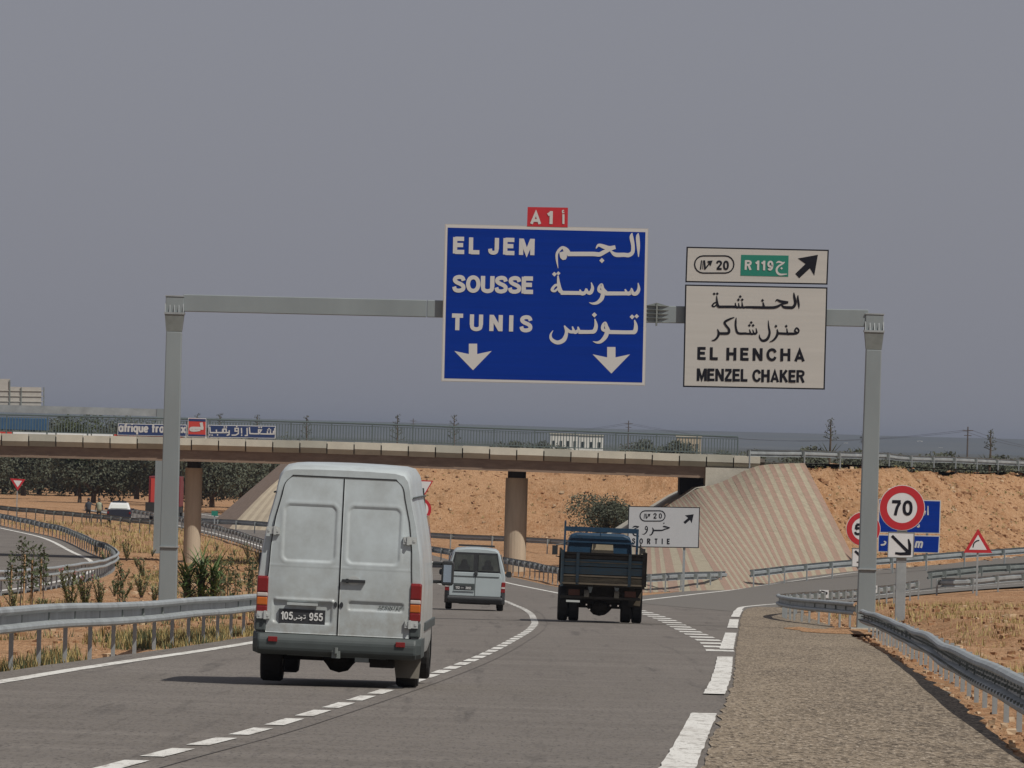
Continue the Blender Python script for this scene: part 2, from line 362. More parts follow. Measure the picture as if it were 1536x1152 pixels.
strip('opposite_road', lambda Y: pchip(OPP, Y) - 10.5, lambda Y: pchip(OPP, Y) + .9, yr(-60, 640, 3), .04, M['asphalt'], 6)
opp = bpy.data.objects['opposite_road']
# shoulder of pale chippings (right of the edge line)
strip('gravel_shoulder', lambda Y: pchip(RIGHT, Y) + .17 + jit(Y, 8, .05) + jit(Y*6, 18, .06), lambda Y: pchip(GUT, Y) + .15 + jit(Y, 9, .12), yr(-60, 272, .75), .050, M['chips'], 4)
# exit ramp: polyline pairs read off the photograph, laid on the ground
def resample(P, n):
    d = [0]
    for i in range(1, len(P)): d.append(d[-1] + (Vector(P[i]) - Vector(P[i-1])).length)
    out = []; 
    for k in range(n):
        t = d[-1]*k/(n-1); i = 0
        while i < len(P)-2 and t > d[i+1]: i += 1
        f = (t-d[i])/(d[i+1]-d[i]); out.append(Vector(P[i]).lerp(Vector(P[i+1]), f))
    return out
def smooth(P, it=3):
    for _ in range(it):
        P = [P[0]] + [(P[i-1] + P[i]*2 + P[i+1])/4 for i in range(1, len(P)-1)] + [P[-1]]
    return P
def gpath(pts, n, it=3): return smooth(resample([G(*p) for p in pts], n), it)
RL = gpath([(958,903),(1060,891),(1130,881),(1280,860),(1400,848),(1536,835),(1640,826),(1900,806)], 60)
RR = gpath([(1104,921),(1112,913),(1140,910),(1200,905),(1280,898),(1377,889),(1450,883),(1536,877),(1640,870),(1900,853)], 60)
RLo = [p + Vector((-1.3,0,0)) for p in RL]; RRo = [p + Vector((.5,-6*min(1,i/25),0)) for i, p in enumerate(RR)]
vs_ = []
for a, b in zip(RLo, RRo):
    for k in range(9):
        p = a.lerp(b, k/8); vs_.append((p.x, p.y, z0(p.x, p.y) + .046))
MB().add(vs_, [(j*9+i, j*9+i+1, (j+1)*9+i+1, (j+1)*9+i) for j in range(59) for i in range(8)]).build('exit_ramp_road', M['asphalt_dark'], kind='structure')
ramp = bpy.data.objects['exit_ramp_road']
# painted markings
def line_xy(name, P, w, off, parent, wj=0):
    vs = []
    for i, p in enumerate(P):
        d = (P[min(i+1, len(P)-1)] - P[max(i-1, 0)]); d.z = 0; d.normalize(); nrm = Vector((d.y, -d.x, 0))
        for s in (-1, 1):
            q = p + nrm * s * (w/2 + jit(p.y*9, s, wj)); vs.append((q.x, q.y, z0(q.x, q.y) + off))
    return MB().add(vs, [(2*i, 2*i+1, 2*i+3, 2*i+2) for i in range(len(P)-1)]).build(name, M['paint'], parent)
def fy(T, ys, dx=0): return [Vector((pchip(T, Y) + dx, Y, 0)) for Y in ys]
line_xy('edge_line', fy(LEFT, yr(-60, 640, 2)), .21, .0465, main_road, .012)
jm = line_xy('tar_joint', fy(DASH, yr(-60, 240, 2), .30), .014, .0455, main_road, .003); jm.data.materials[0] = mat('tar', (.08,.07,.062), .8)
y = 4.0
while y < 420:
    line_xy('lane_dash', fy(DASH, yr(y, y+3.0, 1)), .17, .0465, main_road, .006); y += 4.33
for y, ye in ((40,79.6),(92,131),(143.5,179.5),(194,222),(231,258)):       # long broken edge line beside the shoulder
    line_xy('edge_dash', fy(RIGHT, yr(y, ye, 1.0)), .25, .056, main_road, .02)
y = 140.0
while y < 262:
    line_xy('exit_dash', fy(RDASH, yr(y, y+3.0, 1)), .50, .0465, main_road, .01); y += 6.5
line_xy('edge_line', fy(RDASH, yr(262, 640, 2)), .2, .0465, main_road, .012)
line_xy('edge_line', RL, .2, .053, ramp, .012); line_xy('edge_line', RR, .2, .057, ramp, .012)
line_xy('edge_line', fy(OPP, yr(-60, 640, 3)), .24, .0465, opp, .012)
line_xy('lane_line', fy(OPP, yr(-60, 640, 3), -5.2), .2, .0465, opp)

# ------------------------------------------------------------------ striped slope paving
def paving(root, T, B, zfun, n, red, crm, bulge=.0, cells=10, gap=-.01):
    T = smooth(resample(T, n*2+1), 30); B = resample(B, n*2+1)
    for k in range(n):
        mb = MB(); i0 = 2*k; vs = []
        a0, a1 = T[i0], T[i0+2]; b0, b1 = B[i0], B[i0+2]; lift = .035 if k % 2 else .03
        e = gap
        ta = a0.lerp(a1, e); tb = a0.lerp(a1, 1-e); ba = b0.lerp(b1, e); bb = b0.lerp(b1, 1-e)
        rings = []
        for j in range(cells+1):
            t = j/cells; p = ta.lerp(ba, t); q = tb.lerp(bb, t); up = bulge*math.sin(PI*t)
            wob = noise.noise(Vector((k*.15, t*5, 3)))*.03
            lf = Vector((0,0,up+wob+lift)); dn = Vector((0,0,up+wob-.25))
            rings.append([p+dn, p+lf, q+lf, q+dn])
        mb.loft([[v for v in r] for r in rings]).build('paving_course', red if k % 2 else crm, root)
loc = at(1150, 860, 370)
cone = wthing('slope_paving', 'fan of red and cream striped block paving under the right end of the bridge', 'slope paving', (loc.x, loc.y, z0(loc.x, loc.y)))
T = [at(905,812,406), at(960,785,404), at(1000,757,402), at(1021,748,400), at(1045,733,398), at(1059,731,397.5), at(1087,724,397), at(1110,709,397), at(1133,699,396.5), at(1170,696,396), at(1207,696,396)]
B = [G(880,892), G(930,892), G(970,889), G(1005,888), G(1040,888), G(1062,887), G(1096,887), G(1140,880), G(1185,870), G(1235,863), G(1290,857)]
paving(cone, T, B, None, 60, M['rsrt'], M['crmt'], .05)
K = [at(872,822,416), at(915,797,415), at(965,765,414), at(1003,742,412), at(1031,729,411), at(1062,722,411)]
kb = MB()
for i in range(5):
    kb.add([T[i] + Vector((0,0,.03)), T[i+1] + Vector((0,0,.03)), K[i+1], K[i]], [(0,1,2,3)])
kb.add([T[0]+Vector((0,0,.03)), K[0], K[0]+Vector((-4,0,-3.5)), T[0]+Vector((-4,0,-3))], [(0,1,2,3)])
kb.build('underbridge_slope', M['concrete'], cone)
loc = at(400, 790, 548)
cone2 = wthing('slope_paving', 'tan striped slope paving beyond the bridge, left of the near white van', 'slope paving', (loc.x, loc.y, -6.8))
T2 = [at(441,700,553), at(470,697,556), at(520,696,558), at(548,697,560)]
B2 = [at(342,795,541), at(400,800,539), at(500,806,538), at(612,812,538)]
paving(cone2, [p for p in T2], B2, None, 34, M['tan1'], M['tan2'], .2, 8, 0)
MB().add([at(441,699,553)+Vector((0,0,.08)), at(342,795,541), at(316,785,566), at(424,693,572)], [(0,1,2,3)]).build('shadowed_side_slope', M['fascia'], cone2)  # shadowed concrete: the shade is put into this darker brown
# ------------------------------------------------------------------ the bridge
zr = lambda X: -0.0070*(X+5)            # deck falls slightly to the right
br = wthing('road_bridge', 'concrete road bridge crossing the motorway on round columns', 'bridge', (0, 400, -6.8))
X0, X1 = -62.0, 12.75; YF, YB = 399.6, 408.5
def zc(X): # top of coping, read at the photograph's left and right ends
    return -.50 - .008*max(0, X+8) - .003*max(0, -X-15)
def slab(mb, zt_, zb_, y0, y1, xs=24, xa=X0, xb=X1):
    r = []
    for i in range(xs+1):
        X = xa + (xb-xa)*i/xs; z = zc(X); r.append([(X, y0, z+zt_), (X, y1, z+zt_), (X, y1, z+zb_), (X, y0, z+zb_)])
    return mb.loft(r)
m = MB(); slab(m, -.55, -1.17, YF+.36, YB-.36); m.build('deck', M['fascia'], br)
m = MB(); slab(m, -.1, -.55, YF+.51, YB-.45); m.build('deck_slab', M['asphalt'], br)
X = X0; bl = 1.355; k = 0; random.seed(4)
cop_m = [M['coping'], mat('coping_concrete_grey', (.37,.36,.30), .9, var=.1, scale=1), mat('coping_concrete_pale', (.54,.51,.42), .9, var=.1, scale=1)]
while X < X1 - .3:
    w = min(bl, X1-X); za, zb = zc(X), zc(X+w); g = .03
    s = MB(); prof = lambda x, z: [(x, YF, z), (x, YF+.5, z+.01), (x, YF+.5, z-.58), (x, YF+.3, z-.61), (x, YF, z-.34-.02*(k % 2))]
    s.loft([prof(X+g, za+.01*(k % 3)), prof(X+w-g, zb+.01*(k % 3))]); s.build('coping_block', cop_m[(k*7 % 5) % 3] if k % 3 else cop_m[0], br); X += w; k += 1
for (yy, a, b) in ((YB-.4, X0, X1),):
    s = MB(); slab(s, 0, -.42, yy, yy+.42); s.build('rear_coping', M['coping'], br)
# thin red and white kerb strip on the left
rr = MB(); wh = MB(); X = -31
while X < -15.5:
    w = random.uniform(.8, 2.6); tgt = wh if random.random() < .42 else rr
    z = zc(X+w/2); tgt.box((X+w/2, YF+.22, z+.05), (w-.06, .1, .09)); X += w
rr.build('red_kerb_strip', M['banner_red'], br); wh.build('white_kerb_strip', M['swhite'], br)
# railing
def railing(Yr, name):
    hr = MB(); r = []
    zz = lambda X: zc(X) + .95
    hr.tube([(X0+i*(11.35-X0)/30, Yr, zz(X0+i*(11.35-X0)/30)) for i in range(31)], .045, 6)
    hr.tube([(X0+i*(11.35-X0)/30, Yr, zz(X0+i*(11.35-X0)/30)-.12) for i in range(31)], .022, 4)
    hr.tube([(X0+i*(11.35-X0)/30, Yr, zc(X0+i*(11.35-X0)/30)+.12) for i in range(31)], .03, 4)
    hr.build(name + '_rail', M['rail'], br)
    X = 11.35; k = 0; pm = MB(); 
    while X > X0:
        if k % 14 == 0:
            MB().box((X, Yr, zc(X)+.47), (.07, .08, .94)).build(name + '_post', M['rail'], br)
        else: pm.box((X, Yr, zc(X)+.47), (.042, .03, .76))
        X -= .145; k += 1
    pm.build(name + '_bars', M['rail'], br, kind='stuff')
railing(YF+.2, 'railing')
# columns
def column(px, pyb, Y, r, base_z, name='column'):
    p = at(px, pyb, Y); ztop = zc(p.x) - 1.15
    c = MB(); n = 24
    def ring(z, rr): return [(p.x + rr*math.cos(2*PI*i/n), Y + rr*math.sin(2*PI*i/n), z) for i in range(n)]
    c.loft([ring(base_z, r), ring(ztop-.35, r)]).build(name, M['column'], br, smooth=False)
    MB().loft([ring(ztop-.35, r*.82), ring(ztop+.05, r*.82)]).build('bearing', M['dark'], br)
column(287, 850, 402, .43, -7.6); column(772, 838, 402, .56, -7.6); column(-130, 850, 404, .43, -7.6)
for (px) in (455,): column(px, 838, 404, .43, -7.6)
# right abutment
a = at(1060, 700, 400).x; b = at(1146, 700, 400).x
MB().box(((a+b)/2+.1, 402.43, -3.4), (b-a+.3, 5.6, 4.26)).build('abutment', M['concrete'], br)
MB().box((a-.6, 406, -2.2), (1.3, 4.2, 1.5)).build('recess_shade_block', M['dark'], br)  # solid near-black block; the shade of the recess is put into its colour
# embankment road behind the right part of the bridge
# ------------------------------------------------------------------ lettering: bold stroke alphabet
GL = {
'A':(.80,[(0,[(.10,0),(.40,.86),(.70,0)]),(0,[(.22,.27),(.58,.27)])]),
'C':(.76,[(1,[(.68,.68),(.58,.85),(.39,.905),(.18,.78),(.10,.5),(.18,.22),(.39,.095),(.58,.15),(.68,.32)])]),
'E':(.64,[(0,[(.10,0),(.10,1)]),(0,[(.1,.9),(.62,.9)]),(0,[(.1,.52),(.57,.52)]),(0,[(.1,.1),(.64,.1)])]),
'H':(.74,[(0,[(.10,0),(.10,1)]),(0,[(.64,0),(.64,1)]),(0,[(.1,.52),(.64,.52)])]),
'I':(.20,[(0,[(.10,0),(.10,1)])]),
'J':(.58,[(1,[(.08,.33),(.12,.14),(.28,.09),(.43,.15),(.47,.33)]),(0,[(.47,.30),(.47,1)])]),
'K':(.74,[(0,[(.10,0),(.10,1)]),(0,[(.16,.42),(.62,.98)]),(0,[(.28,.58),(.66,.02)])]),
'L':(.60,[(0,[(.10,0),(.10,1)]),(0,[(.1,.1),(.6,.1)])]),
'M':(.86,[(0,[(.10,0),(.10,1)]),(0,[(.76,0),(.76,1)]),(0,[(.13,.95),(.43,.16),(.73,.95)])]),
'N':(.74,[(0,[(.10,0),(.10,1)]),(0,[(.64,0),(.64,1)]),(0,[(.12,.93),(.62,.07)])]),
'O':(.80,[(1,[(.40,.905),(.19,.80),(.10,.5),(.19,.2),(.40,.095),(.61,.2),(.70,.5),(.61,.8),(.40,.905)])]),
'P':(.70,[(0,[(.10,0),(.10,1)]),(1,[(.1,.905),(.44,.905),(.60,.82),(.61,.64),(.44,.52),(.1,.50)])]),
'R':(.74,[(0,[(.10,0),(.10,1)]),(1,[(.1,.905),(.44,.905),(.61,.82),(.61,.65),(.44,.54),(.1,.52)]),(0,[(.40,.50),(.65,.0)])]),
'S':(.72,[(1,[(.62,.69),(.55,.86),(.36,.91),(.16,.84),(.12,.70),(.24,.58),(.48,.47),(.61,.35),(.58,.17),(.37,.09),(.15,.14),(.08,.32)])]),
'T':(.66,[(0,[(.33,0),(.33,.9)]),(0,[(.0,.9),(.66,.9)])]),
'U':(.74,[(0,[(.10,1),(.10,.36)]),(0,[(.64,1),(.64,.36)]),(1,[(.10,.38),(.15,.17),(.37,.09),(.59,.17),(.64,.38)])]),
'Z':(.66,[(0,[(.05,.9),(.62,.9)]),(0,[(.56,.84),(.10,.16)]),(0,[(.04,.1),(.64,.1)])]),
'0':(.60,[(1,[(.30,.905),(.15,.80),(.10,.5),(.15,.2),(.30,.095),(.45,.2),(.50,.5),(.45,.8),(.30,.905)])]),
'1':(.36,[(0,[(.28,0),(.28,1)]),(0,[(.03,.70),(.26,.86)])]),
'2':(.60,[(1,[(.09,.68),(.14,.85),(.31,.91),(.48,.83),(.50,.66),(.38,.46),(.14,.16)]),(0,[(.06,.1),(.58,.1)])]),
'5':(.60,[(0,[(.15,.9),(.53,.9)]),(0,[(.17,.88),(.13,.50)]),(1,[(.13,.50),(.30,.60),(.47,.52),(.51,.33),(.44,.15),(.28,.09),(.13,.14),(.08,.28)])]),
'7':(.58,[(0,[(.05,.9),(.54,.9)]),(1,[(.50,.86),(.34,.50),(.24,.0)])]),
'9':(.60,[(1,[(.48,.62),(.42,.44),(.26,.40),(.13,.50),(.10,.66),(.16,.84),(.30,.91),(.44,.84),(.50,.62),(.47,.30),(.36,.12),(.22,.09),(.11,.20)])]),
'a':(.62,[(1,[(.50,.36),(.44,.58),(.27,.64),(.12,.52),(.09,.34),(.14,.14),(.29,.06),(.45,.14),(.50,.36)]),(0,[(.52,0),(.52,.70)])]),
'f':(.40,[(0,[(.18,0),(.18,.78)]),(1,[(.18,.74),(.24,.90),(.40,.92)]),(0,[(.02,.62),(.40,.62)])]),
'r':(.40,[(0,[(.10,0),(.10,.70)]),(1,[(.10,.40),(.18,.58),(.38,.63)])]),
'i':(.20,[(0,[(.10,0),(.10,.68)]),(0,[(.10,.82),(.10,1)])]),
'q':(.62,[(1,[(.50,.36),(.44,.58),(.27,.64),(.12,.52),(.09,.34),(.14,.14),(.29,.06),(.45,.14),(.50,.36)]),(0,[(.52,-.28),(.52,.70)])]),
'u':(.60,[(0,[(.10,.70),(.10,.26)]),(1,[(.10,.28),(.16,.11),(.30,.06),(.44,.12),(.50,.28)]),(0,[(.50,0),(.50,.70)])]),
'e':(.60,[(0,[(.12,.35),(.52,.35)]),(1,[(.51,.36),(.45,.58),(.30,.64),(.14,.55),(.09,.34),(.15,.12),(.31,.06),(.50,.14)])]),
't':(.40,[(0,[(.18,0),(.18,.95)]),(0,[(.02,.62),(.38,.62)])]),
'v':(.58,[(0,[(.06,.70),(.29,.08),(.52,.70)])]),
'x':(.58,[(0,[(.06,.0),(.52,.70)]),(0,[(.06,.70),(.52,0)])]),
'm':(.90,[(0,[(.10,0),(.14,.70)]),(1,[(.13,.50),(.25,.63),(.40,.60),(.43,.45)]),(0,[(.43,.48),(.40,0)]),(1,[(.43,.50),(.56,.63),(.72,.60),(.75,.45)]),(0,[(.75,.48),(.72,0)])]),
' ':(.34,[]),
}
def crom(P, n=5):
    if len(P) < 3: return P
    out = []; P2 = [tuple(2*a-b for a, b in zip(P[0], P[1]))] + list(P) + [tuple(2*a-b for a, b in zip(P[-1], P[-2]))]
    if P[0] == P[-1]: P2[0] = P[-2]; P2[-1] = P[1]
    for i in range(1, len(P2)-2):
        a, b, c, d = P2[i-1:i+3]
        for k in range(n):
            t = k/n; out.append(tuple(.5*((2*b[j]) + (-a[j]+c[j])*t + (2*a[j]-5*b[j]+4*c[j]-d[j])*t*t + (-a[j]+3*b[j]-3*c[j]+d[j])*t**3) for j in range(len(b))))
    out.append(tuple(P2[-2])); return out
LAY = [0]
def ribbon(mb, P, S, off, mi=0):      # P: (x, y, width) in sign coordinates; S maps (x, y, off) to 3D
    LAY[0] = (LAY[0] + 1) % 9; o = off + LAY[0]*.0009; vs = []; n = len(P)
    for i in range(n):
        p = Vector(P[i][:2]); w = P[i][2]/2
        closed = (Vector(P[0][:2]) - Vector(P[-1][:2])).length < 1e-4 and n > 3
        pa = Vector(P[i-1][:2]) if i else (Vector(P[-2][:2]) if closed else None)
        pb = Vector(P[i+1][:2]) if i < n-1 else (Vector(P[1][:2]) if closed else None)
        d1 = (p-pa).normalized() if pa is not None and (p-pa).length > 1e-6 else None
        d2 = (pb-p).normalized() if pb is not None and (pb-p).length > 1e-6 else None
        if d1 is None: d1 = d2
        if d2 is None: d2 = d1
        t = (d1+d2)
        t = t.normalized() if t.length > .1 else d1
        c = max(.42, t.dot(d1)); nn = Vector((-t.y, t.x)) * (w/c)
        a = p+nn; b = p-nn; vs += [S(a.x, a.y, o), S(b.x, b.y, o)]
    mb.add(vs, [(2*i, 2*i+1, 2*i+3, 2*i+2) for i in range(n-1)], mi)
def text(mb, s, S, x0, y0, x1, y1, h, off=.004, bold=.2, xs=1.04, mi=0, slant=0):
    """fits the string s between two baseline points; h = cap height in the same units (y down)"""
    tot = sum(GL[c][0] for c in s)*h*xs; L = math.hypot(x1-x0, y1-y0); gap = (L-tot)/max(1, len(s)-1)
    if gap < .06*h:
        xs = (L - .07*h*(len(s)-1))/(tot/xs); xs = xs; gap = .07*h; 
        xs = max(.3, xs)
    ux, uy = (x1-x0)/L, (y1-y0)/L; c = 0
    for ch in s:
        w, st_ = GL[ch]
        for sm, pts in st_:
            P = [(c + (x + slant*y)*h*xs, y*h) for x, y in pts]
            P = crom(P) if sm else P
            ribbon(mb, [(x0 + ux*a + uy*b, y0 + uy*a - ux*b, bold*h*(.92 if len(P) > 3 else 1)) for a, b in P], S, off, mi)
        c += w*h*xs + gap
def script(mb, strokes, S, ox, oy, k, off=.004, mi=0, bold=1):
    for P in strokes:
        if len(P) == 1:      # dot: (x, y, r)
            x, y, r = P[0]; x = ox+x/k; y = oy+y/k; r = r/k
            LAY[0] = (LAY[0]+1) % 9
            mb.add([S(x-r, y, off+LAY[0]*.0009), S(x, y+r, off+LAY[0]*.0009), S(x+r, y, off+LAY[0]*.0009), S(x, y-r, off+LAY[0]*.0009)], [(0,1,2,3)], mi)
        else: ribbon(mb, [(ox+x/k, oy+y/k, w*bold/k) for x, y, w in crom(P, 6)], S, off, mi)
def plane(Y): return lambda x, y, o: at(x, y, Y) + Vector((0, -o, 0))
def board(S, cs, thick, o=0):     # px corners, front face at offset o
    return MB().prism([S(x, y, o) for x, y in cs], (0, thick, 0))
def flat(mb, S, cs, o, mi=0): mb.add([S(x, y, o) for x, y in cs], [tuple(range(len(cs)))], mi)
def inset(cs, d):      # rough inset of a quad TL,TR,BR,BL
    (a, b, c, e) = cs; return [(a[0]+d, a[1]+d), (b[0]-d, b[1]+d), (c[0]-d, c[1]-d), (e[0]+d, e[1]-d)]
def circle(cx, cy, r, n=40): return [(cx+r*math.cos(2*PI*i/n), cy+r*math.sin(2*PI*i/n)) for i in range(n)]
ARROW_D = [(-.16,-.5),(.16,-.5),(.16,-.10),(.72,-.22),(0,.52),(-.72,-.22),(-.16,-.10)]
ARROW_R = [(-.62,.42),(-.40,.66),(.18,.12),(.42,.52),(.62,-.62),(-.48,-.42),(-.06,-.12)]
def xform(P, cx, cy, s, r=0): 
    c, q = math.cos(r), math.sin(r); return [(cx + s*(x*c-y*q), cy + s*(x*q+y*c)) for x, y in P]

# ------------------------------------------------------------------ gantry and its signs
GY = 197.0; S = plane(GY)
lb = at(251, 915, GY); rb = at(1298, 948, GY)
gz = z0(rb.x, GY)
ga = wthing('sign_gantry', 'tall grey steel portal gantry spanning the motorway and carrying the overhead signs', 'gantry', (rb.x, GY, gz))
def sect(mb, p, w0, w1, d0, d1, z0_, z1_, lean=0):
    x, y = p; mb.loft([[(x-w0/2,y-d0/2,z0_),(x+w0/2,y-d0/2,z0_),(x+w0/2,y+d0/2,z0_),(x-w0/2,y+d0/2,z0_)], [(x-w1/2+lean,y-d1/2,z1_),(x+w1/2+lean,y-d1/2,z1_),(x+w1/2+lean,y+d1/2,z1_),(x-w1/2+lean,y+d1/2,z1_)]])
for (pt, pm, yb) in (((262,447),(262,470),0), ((1311,473),(1311,497),1)):
    ptop = at(pm[0], pm[1], GY); pb = lb if yb == 0 else rb
    zb = z0(pb.x, GY) - .3; xt = ptop.x; lean = xt - pb.x
    m = MB(); sect(m, (pb.x, GY), .45, .38, .45, .38, zb, ptop.z-.45, lean); m.build('post', M['gantry'], ga, bevel=.02)
    m = MB(); sect(m, (xt, GY), .38, .47, .38, .47, ptop.z-.45, ptop.z-.02); m.build('post_head', M['galv_d'], ga)
    m = MB(); m.box((xt, GY, ptop.z), (.50, .50, .05))
    for i in range(-2, 3):
        for sgn in (-1, 1):
            m.prism([(xt+i*.11-.012, GY+sgn*.19, ptop.z+.02), (xt+i*.11-.012, GY+sgn*.19, ptop.z+.24), (xt+i*.11-.012, GY+sgn*.25, ptop.z+.02)], (.024, 0, 0))
    m.build('flange', M['galv'], ga)
    m = MB(); m.box((xt, GY, ptop.z+.21), (.44, .40, .40)); m.build('knee_box', M['gantry'], ga, bevel=.015)
    MB().box((xt, GY, ptop.z+.425), (.47, .43, .03)).build('cap_plate', M['galv'], ga)
    m = MB(); m.box((pb.x, GY-.02, pb.z+1.55 if yb else at(250,820,GY).z), (.46, .47, .03)); m.build('weld_band', M['galv'], ga)
    m = MB(); m.box((pb.x, GY, z0(pb.x, GY)+.06), (.75, .75, .12)); m.build('foot_plate', M['concrete'], ga)
bl_ = at(275, 454.5, GY); bm = at(985, 471.5, GY); brr = at(1302, 477.5, GY)
def beam(a, b, name):
    h = .42; m = MB(); m.loft([[(p.x, GY-.17, p.z-h/2), (p.x, GY+.17, p.z-h/2), (p.x, GY+.17, p.z+h/2), (p.x, GY-.17, p.z+h/2)] for p in (a, b)]); return m.build(name, M['gantry'], ga, bevel=.015)
mid = at(640, 463, GY)
beam(bl_, mid, 'beam'); beam(mid + Vector((.012,0,0)), bm, 'beam'); beam(bm + Vector((.02,0,0)), brr, 'beam')
for jx, jy in ((985, 471.5),):
    c = at(jx, jy, GY); m = MB(); m.box((c.x, GY, c.z), (.04, .50, .56))
    for i in range(-2, 3):
        for sg in (-1, 1):
            m.prism([(c.x+sg*.02, GY-.17, c.z+i*.1), (c.x+sg*.30, GY-.17, c.z+i*.1), (c.x+sg*.02, GY-.26, c.z+i*.1)], (0, 0, .014))
            m.prism([(c.x+sg*.02, GY+.17, c.z+i*.1), (c.x+sg*.30, GY+.17, c.z+i*.1), (c.x+sg*.02, GY+.26, c.z+i*.1)], (0, 0, .014))
            m.prism([(c.x+sg*.02, GY+i*.08, c.z+.21), (c.x+sg*.27, GY+i*.08, c.z+.21), (c.x+sg*.02, GY+i*.08, c.z+.28)], (.0, .014, 0))
    m.build('splice_flange', M['galv_d'], ga)
SY = GY - .35; S = plane(SY)
# blue sign
c0 = at(817, 574, SY)
bs = wthing('direction_sign', 'big blue overhead sign with EL JEM, SOUSSE and TUNIS in Latin and Arabic letters', 'road sign', c0)
cs = [(667.5,336.0),(972.5,343.0),(967.5,578.5),(661.8,572.0)]
board(S, cs, .06).build('panel', M['sback'], bs)
m = MB(); flat(m, S, inset(cs, .9), .004); m.build('white_border', M['ink_white'], bs)
m = MB(); flat(m, S, [(671.6,341.4),(968.2,348.2),(963.4,573.8),(666.4,567.4)], .008); m.build('blue_face', M['sblue'], bs)
O = .012; t = MB()
k = 4.116; q = lambda x, y: (660+x/k, 300+y/k)
for s, a, b, h in (('EL JEM', (82,330), (580,341), 101), ('SOUSSE', (78,568), (574,578), 103), ('TUNIS', (72,803), (568,815), 100)):
    (x0, y0), (x1, y1) = q(*a), q(*b)
    if s == 'EL JEM':
        text(t, 'EL', S, x0, y0, *q(243, 333), h/k, O, .26); text(t, 'JEM', S, *q(300, 334), x1, y1, h/k, O, .26)
    else: text(t, s, S, x0, y0, x1, y1, h/k, O, .26)
    t.build('word', M['ink_white'], bs); t = MB()
AR = [
 [(880,62,8),(874,100,34),(880,190,32),(882,290,8)],
 [(820,60,8),(814,100,36),(828,180,34),(824,245,36),(790,272,40),(740,270,40),(660,268,40),(608,228,12)],
 [(473,210,8),(498,178,26),(545,190,40),(600,208,44),(660,196,36)], [(655,205,20),(600,222,32),(550,245,40),(505,266,42),(440,262,42),(200,262,42)],
 [(530,325,25)],
 [(215,262,44),(185,225,50),(152,200,26),(120,225,28),(98,262,24),(98,320,20),(110,400,4)], [(150,240,60),(163,290,66),(168,318,30)],
 [(878,540,8),(884,600,30),(862,640,36),(830,640,34),(818,596,12)], [(815,588,10),(808,630,34),(775,642,34),(752,600,12)], [(800,642,34),(745,641,36),(560,641,38)],
 [(575,638,36),(540,600,34),(528,556,24),(505,580,28),(502,612,30),(528,630,32)], [(545,600,34),(532,680,40),(492,726,32),(445,738,20),(408,728,4)],
 [(428,535,8),(440,590,30),(422,632,36),(395,632,30),(384,596,12)], [(378,592,10),(368,632,32),(335,641,34),(318,604,12)], [(365,641,32),(300,637,36),(135,635,38)],
 [(108,470,14),(114,540,30),(126,605,42),(150,634,34)], [(112,560,26),(80,565,24),(52,605,28),(78,618,22),(112,590,18)], [(74,456,23)], [(112,448,20)],
 [(843,895,10),(856,950,34),(846,1005,42),(800,1014,36),(590,1011,38)], [(820,866,24)], [(864,860,22)],
 [(600,1011,34),(578,970,36),(562,925,26),(540,950,30),(538,985,30),(565,1000,30)], [(583,965,34),(572,1040,42),(530,1095,34),(488,1112,22),(443,1102,4)],
 [(463,885,10),(474,950,34),(458,1000,40),(420,1010,36),(305,1010,38)], [(458,847,25)],
 [(312,1008,36),(300,960,12)], [(300,1000,30),(268,1012,32),(246,958,12)], [(262,1010,30),(225,1008,30),(200,990,28),(168,950,12)],
 [(172,955,14),(190,1015,30),(165,1085,42),(105,1112,38),(50,1085,32),(38,1040,20),(62,994,4)]]
t = MB(); script(t, AR, S, 820, 340, 6.4, O); t.build('arabic_lettering', M['ink_white'], bs)
for cx, cy in ((709.5, 535), (917, 540)):
    m = MB(); flat(m, S, xform(ARROW_D, cx, cy, 39), O); m.build('down_arrow', M['ink_white'], bs)
cs = [(791.5,310.5),(852,311.5),(851.5,341),(790.5,339.5)]
board(S, cs, .05, .01).build('route_plate', M['sred'], bs, label='small red plate reading A1 on top of the blue panel')
rp = bpy.data.objects['route_plate']
t = MB(); k = 4.116
text(t, 'A', S, *q(556,147), *q(625,149), 80/k, .016, .22); text(t, '1', S, *q(662,148), *q(700,149), 80/k, .016, .24)
script(t, [[(762,88,13),(762,148,13)], [(754,80,7),(768,76,7)], [(757,78,7),(757,66,7),(766,64,7)]], S, 660, 300, k, .016)
o = t.build('plate_lettering', M['ink_white'], None); 
o.parent = rp; o.location = -Vector(c0)
# white exit sign (two panels)
c0 = at(1131, 582, SY)
ws = wthing('exit_sign', 'two-panel white overhead sign with EL HENCHA and MENZEL CHAKER below exit 20', 'road sign', c0)
def wpanel(cs, name):
    board(S, cs, .06).build(name, M['sblack'], ws)
    m = MB(); flat(m, S, inset(cs, 2.1), .004); m.build('white_face', M['scream'], ws)
wpanel([(1029.8,370),(1243.3,374.6),(1241.3,427),(1028,423.4)], 'upper_panel'); wpanel([(1027.7,426.7),(1241.3,431),(1237.2,584.5),(1024.5,580.5)], 'lower_panel')
k = 5.12; q = lambda x, y: (1020+x/k, 365+y/k)
t = MB()
def oval(x0, y0, x1, y1, w, S, mb, o, n=9):
    r = (y1-y0)/2; cy = (y0+y1)/2; P = []
    for i in range(n): a = PI/2 + PI*i/(n-1); P.append((x0+r+r*math.cos(a), cy+r*math.sin(a), w))
    for i in range(n): a = -PI/2 + PI*i/(n-1); P.append((x1-r+r*math.cos(a), cy+r*math.sin(a), w))
    P.append(P[0]); ribbon(mb, P, S, o)
(xa, ya), (xb, yb) = q(112, 96), q(414, 228); oval(xa, ya, xb, yb, 2.0, S, t, .008)
text(t, '20', S, *q(277,203), *q(375,205), 72/k, .008, .22)
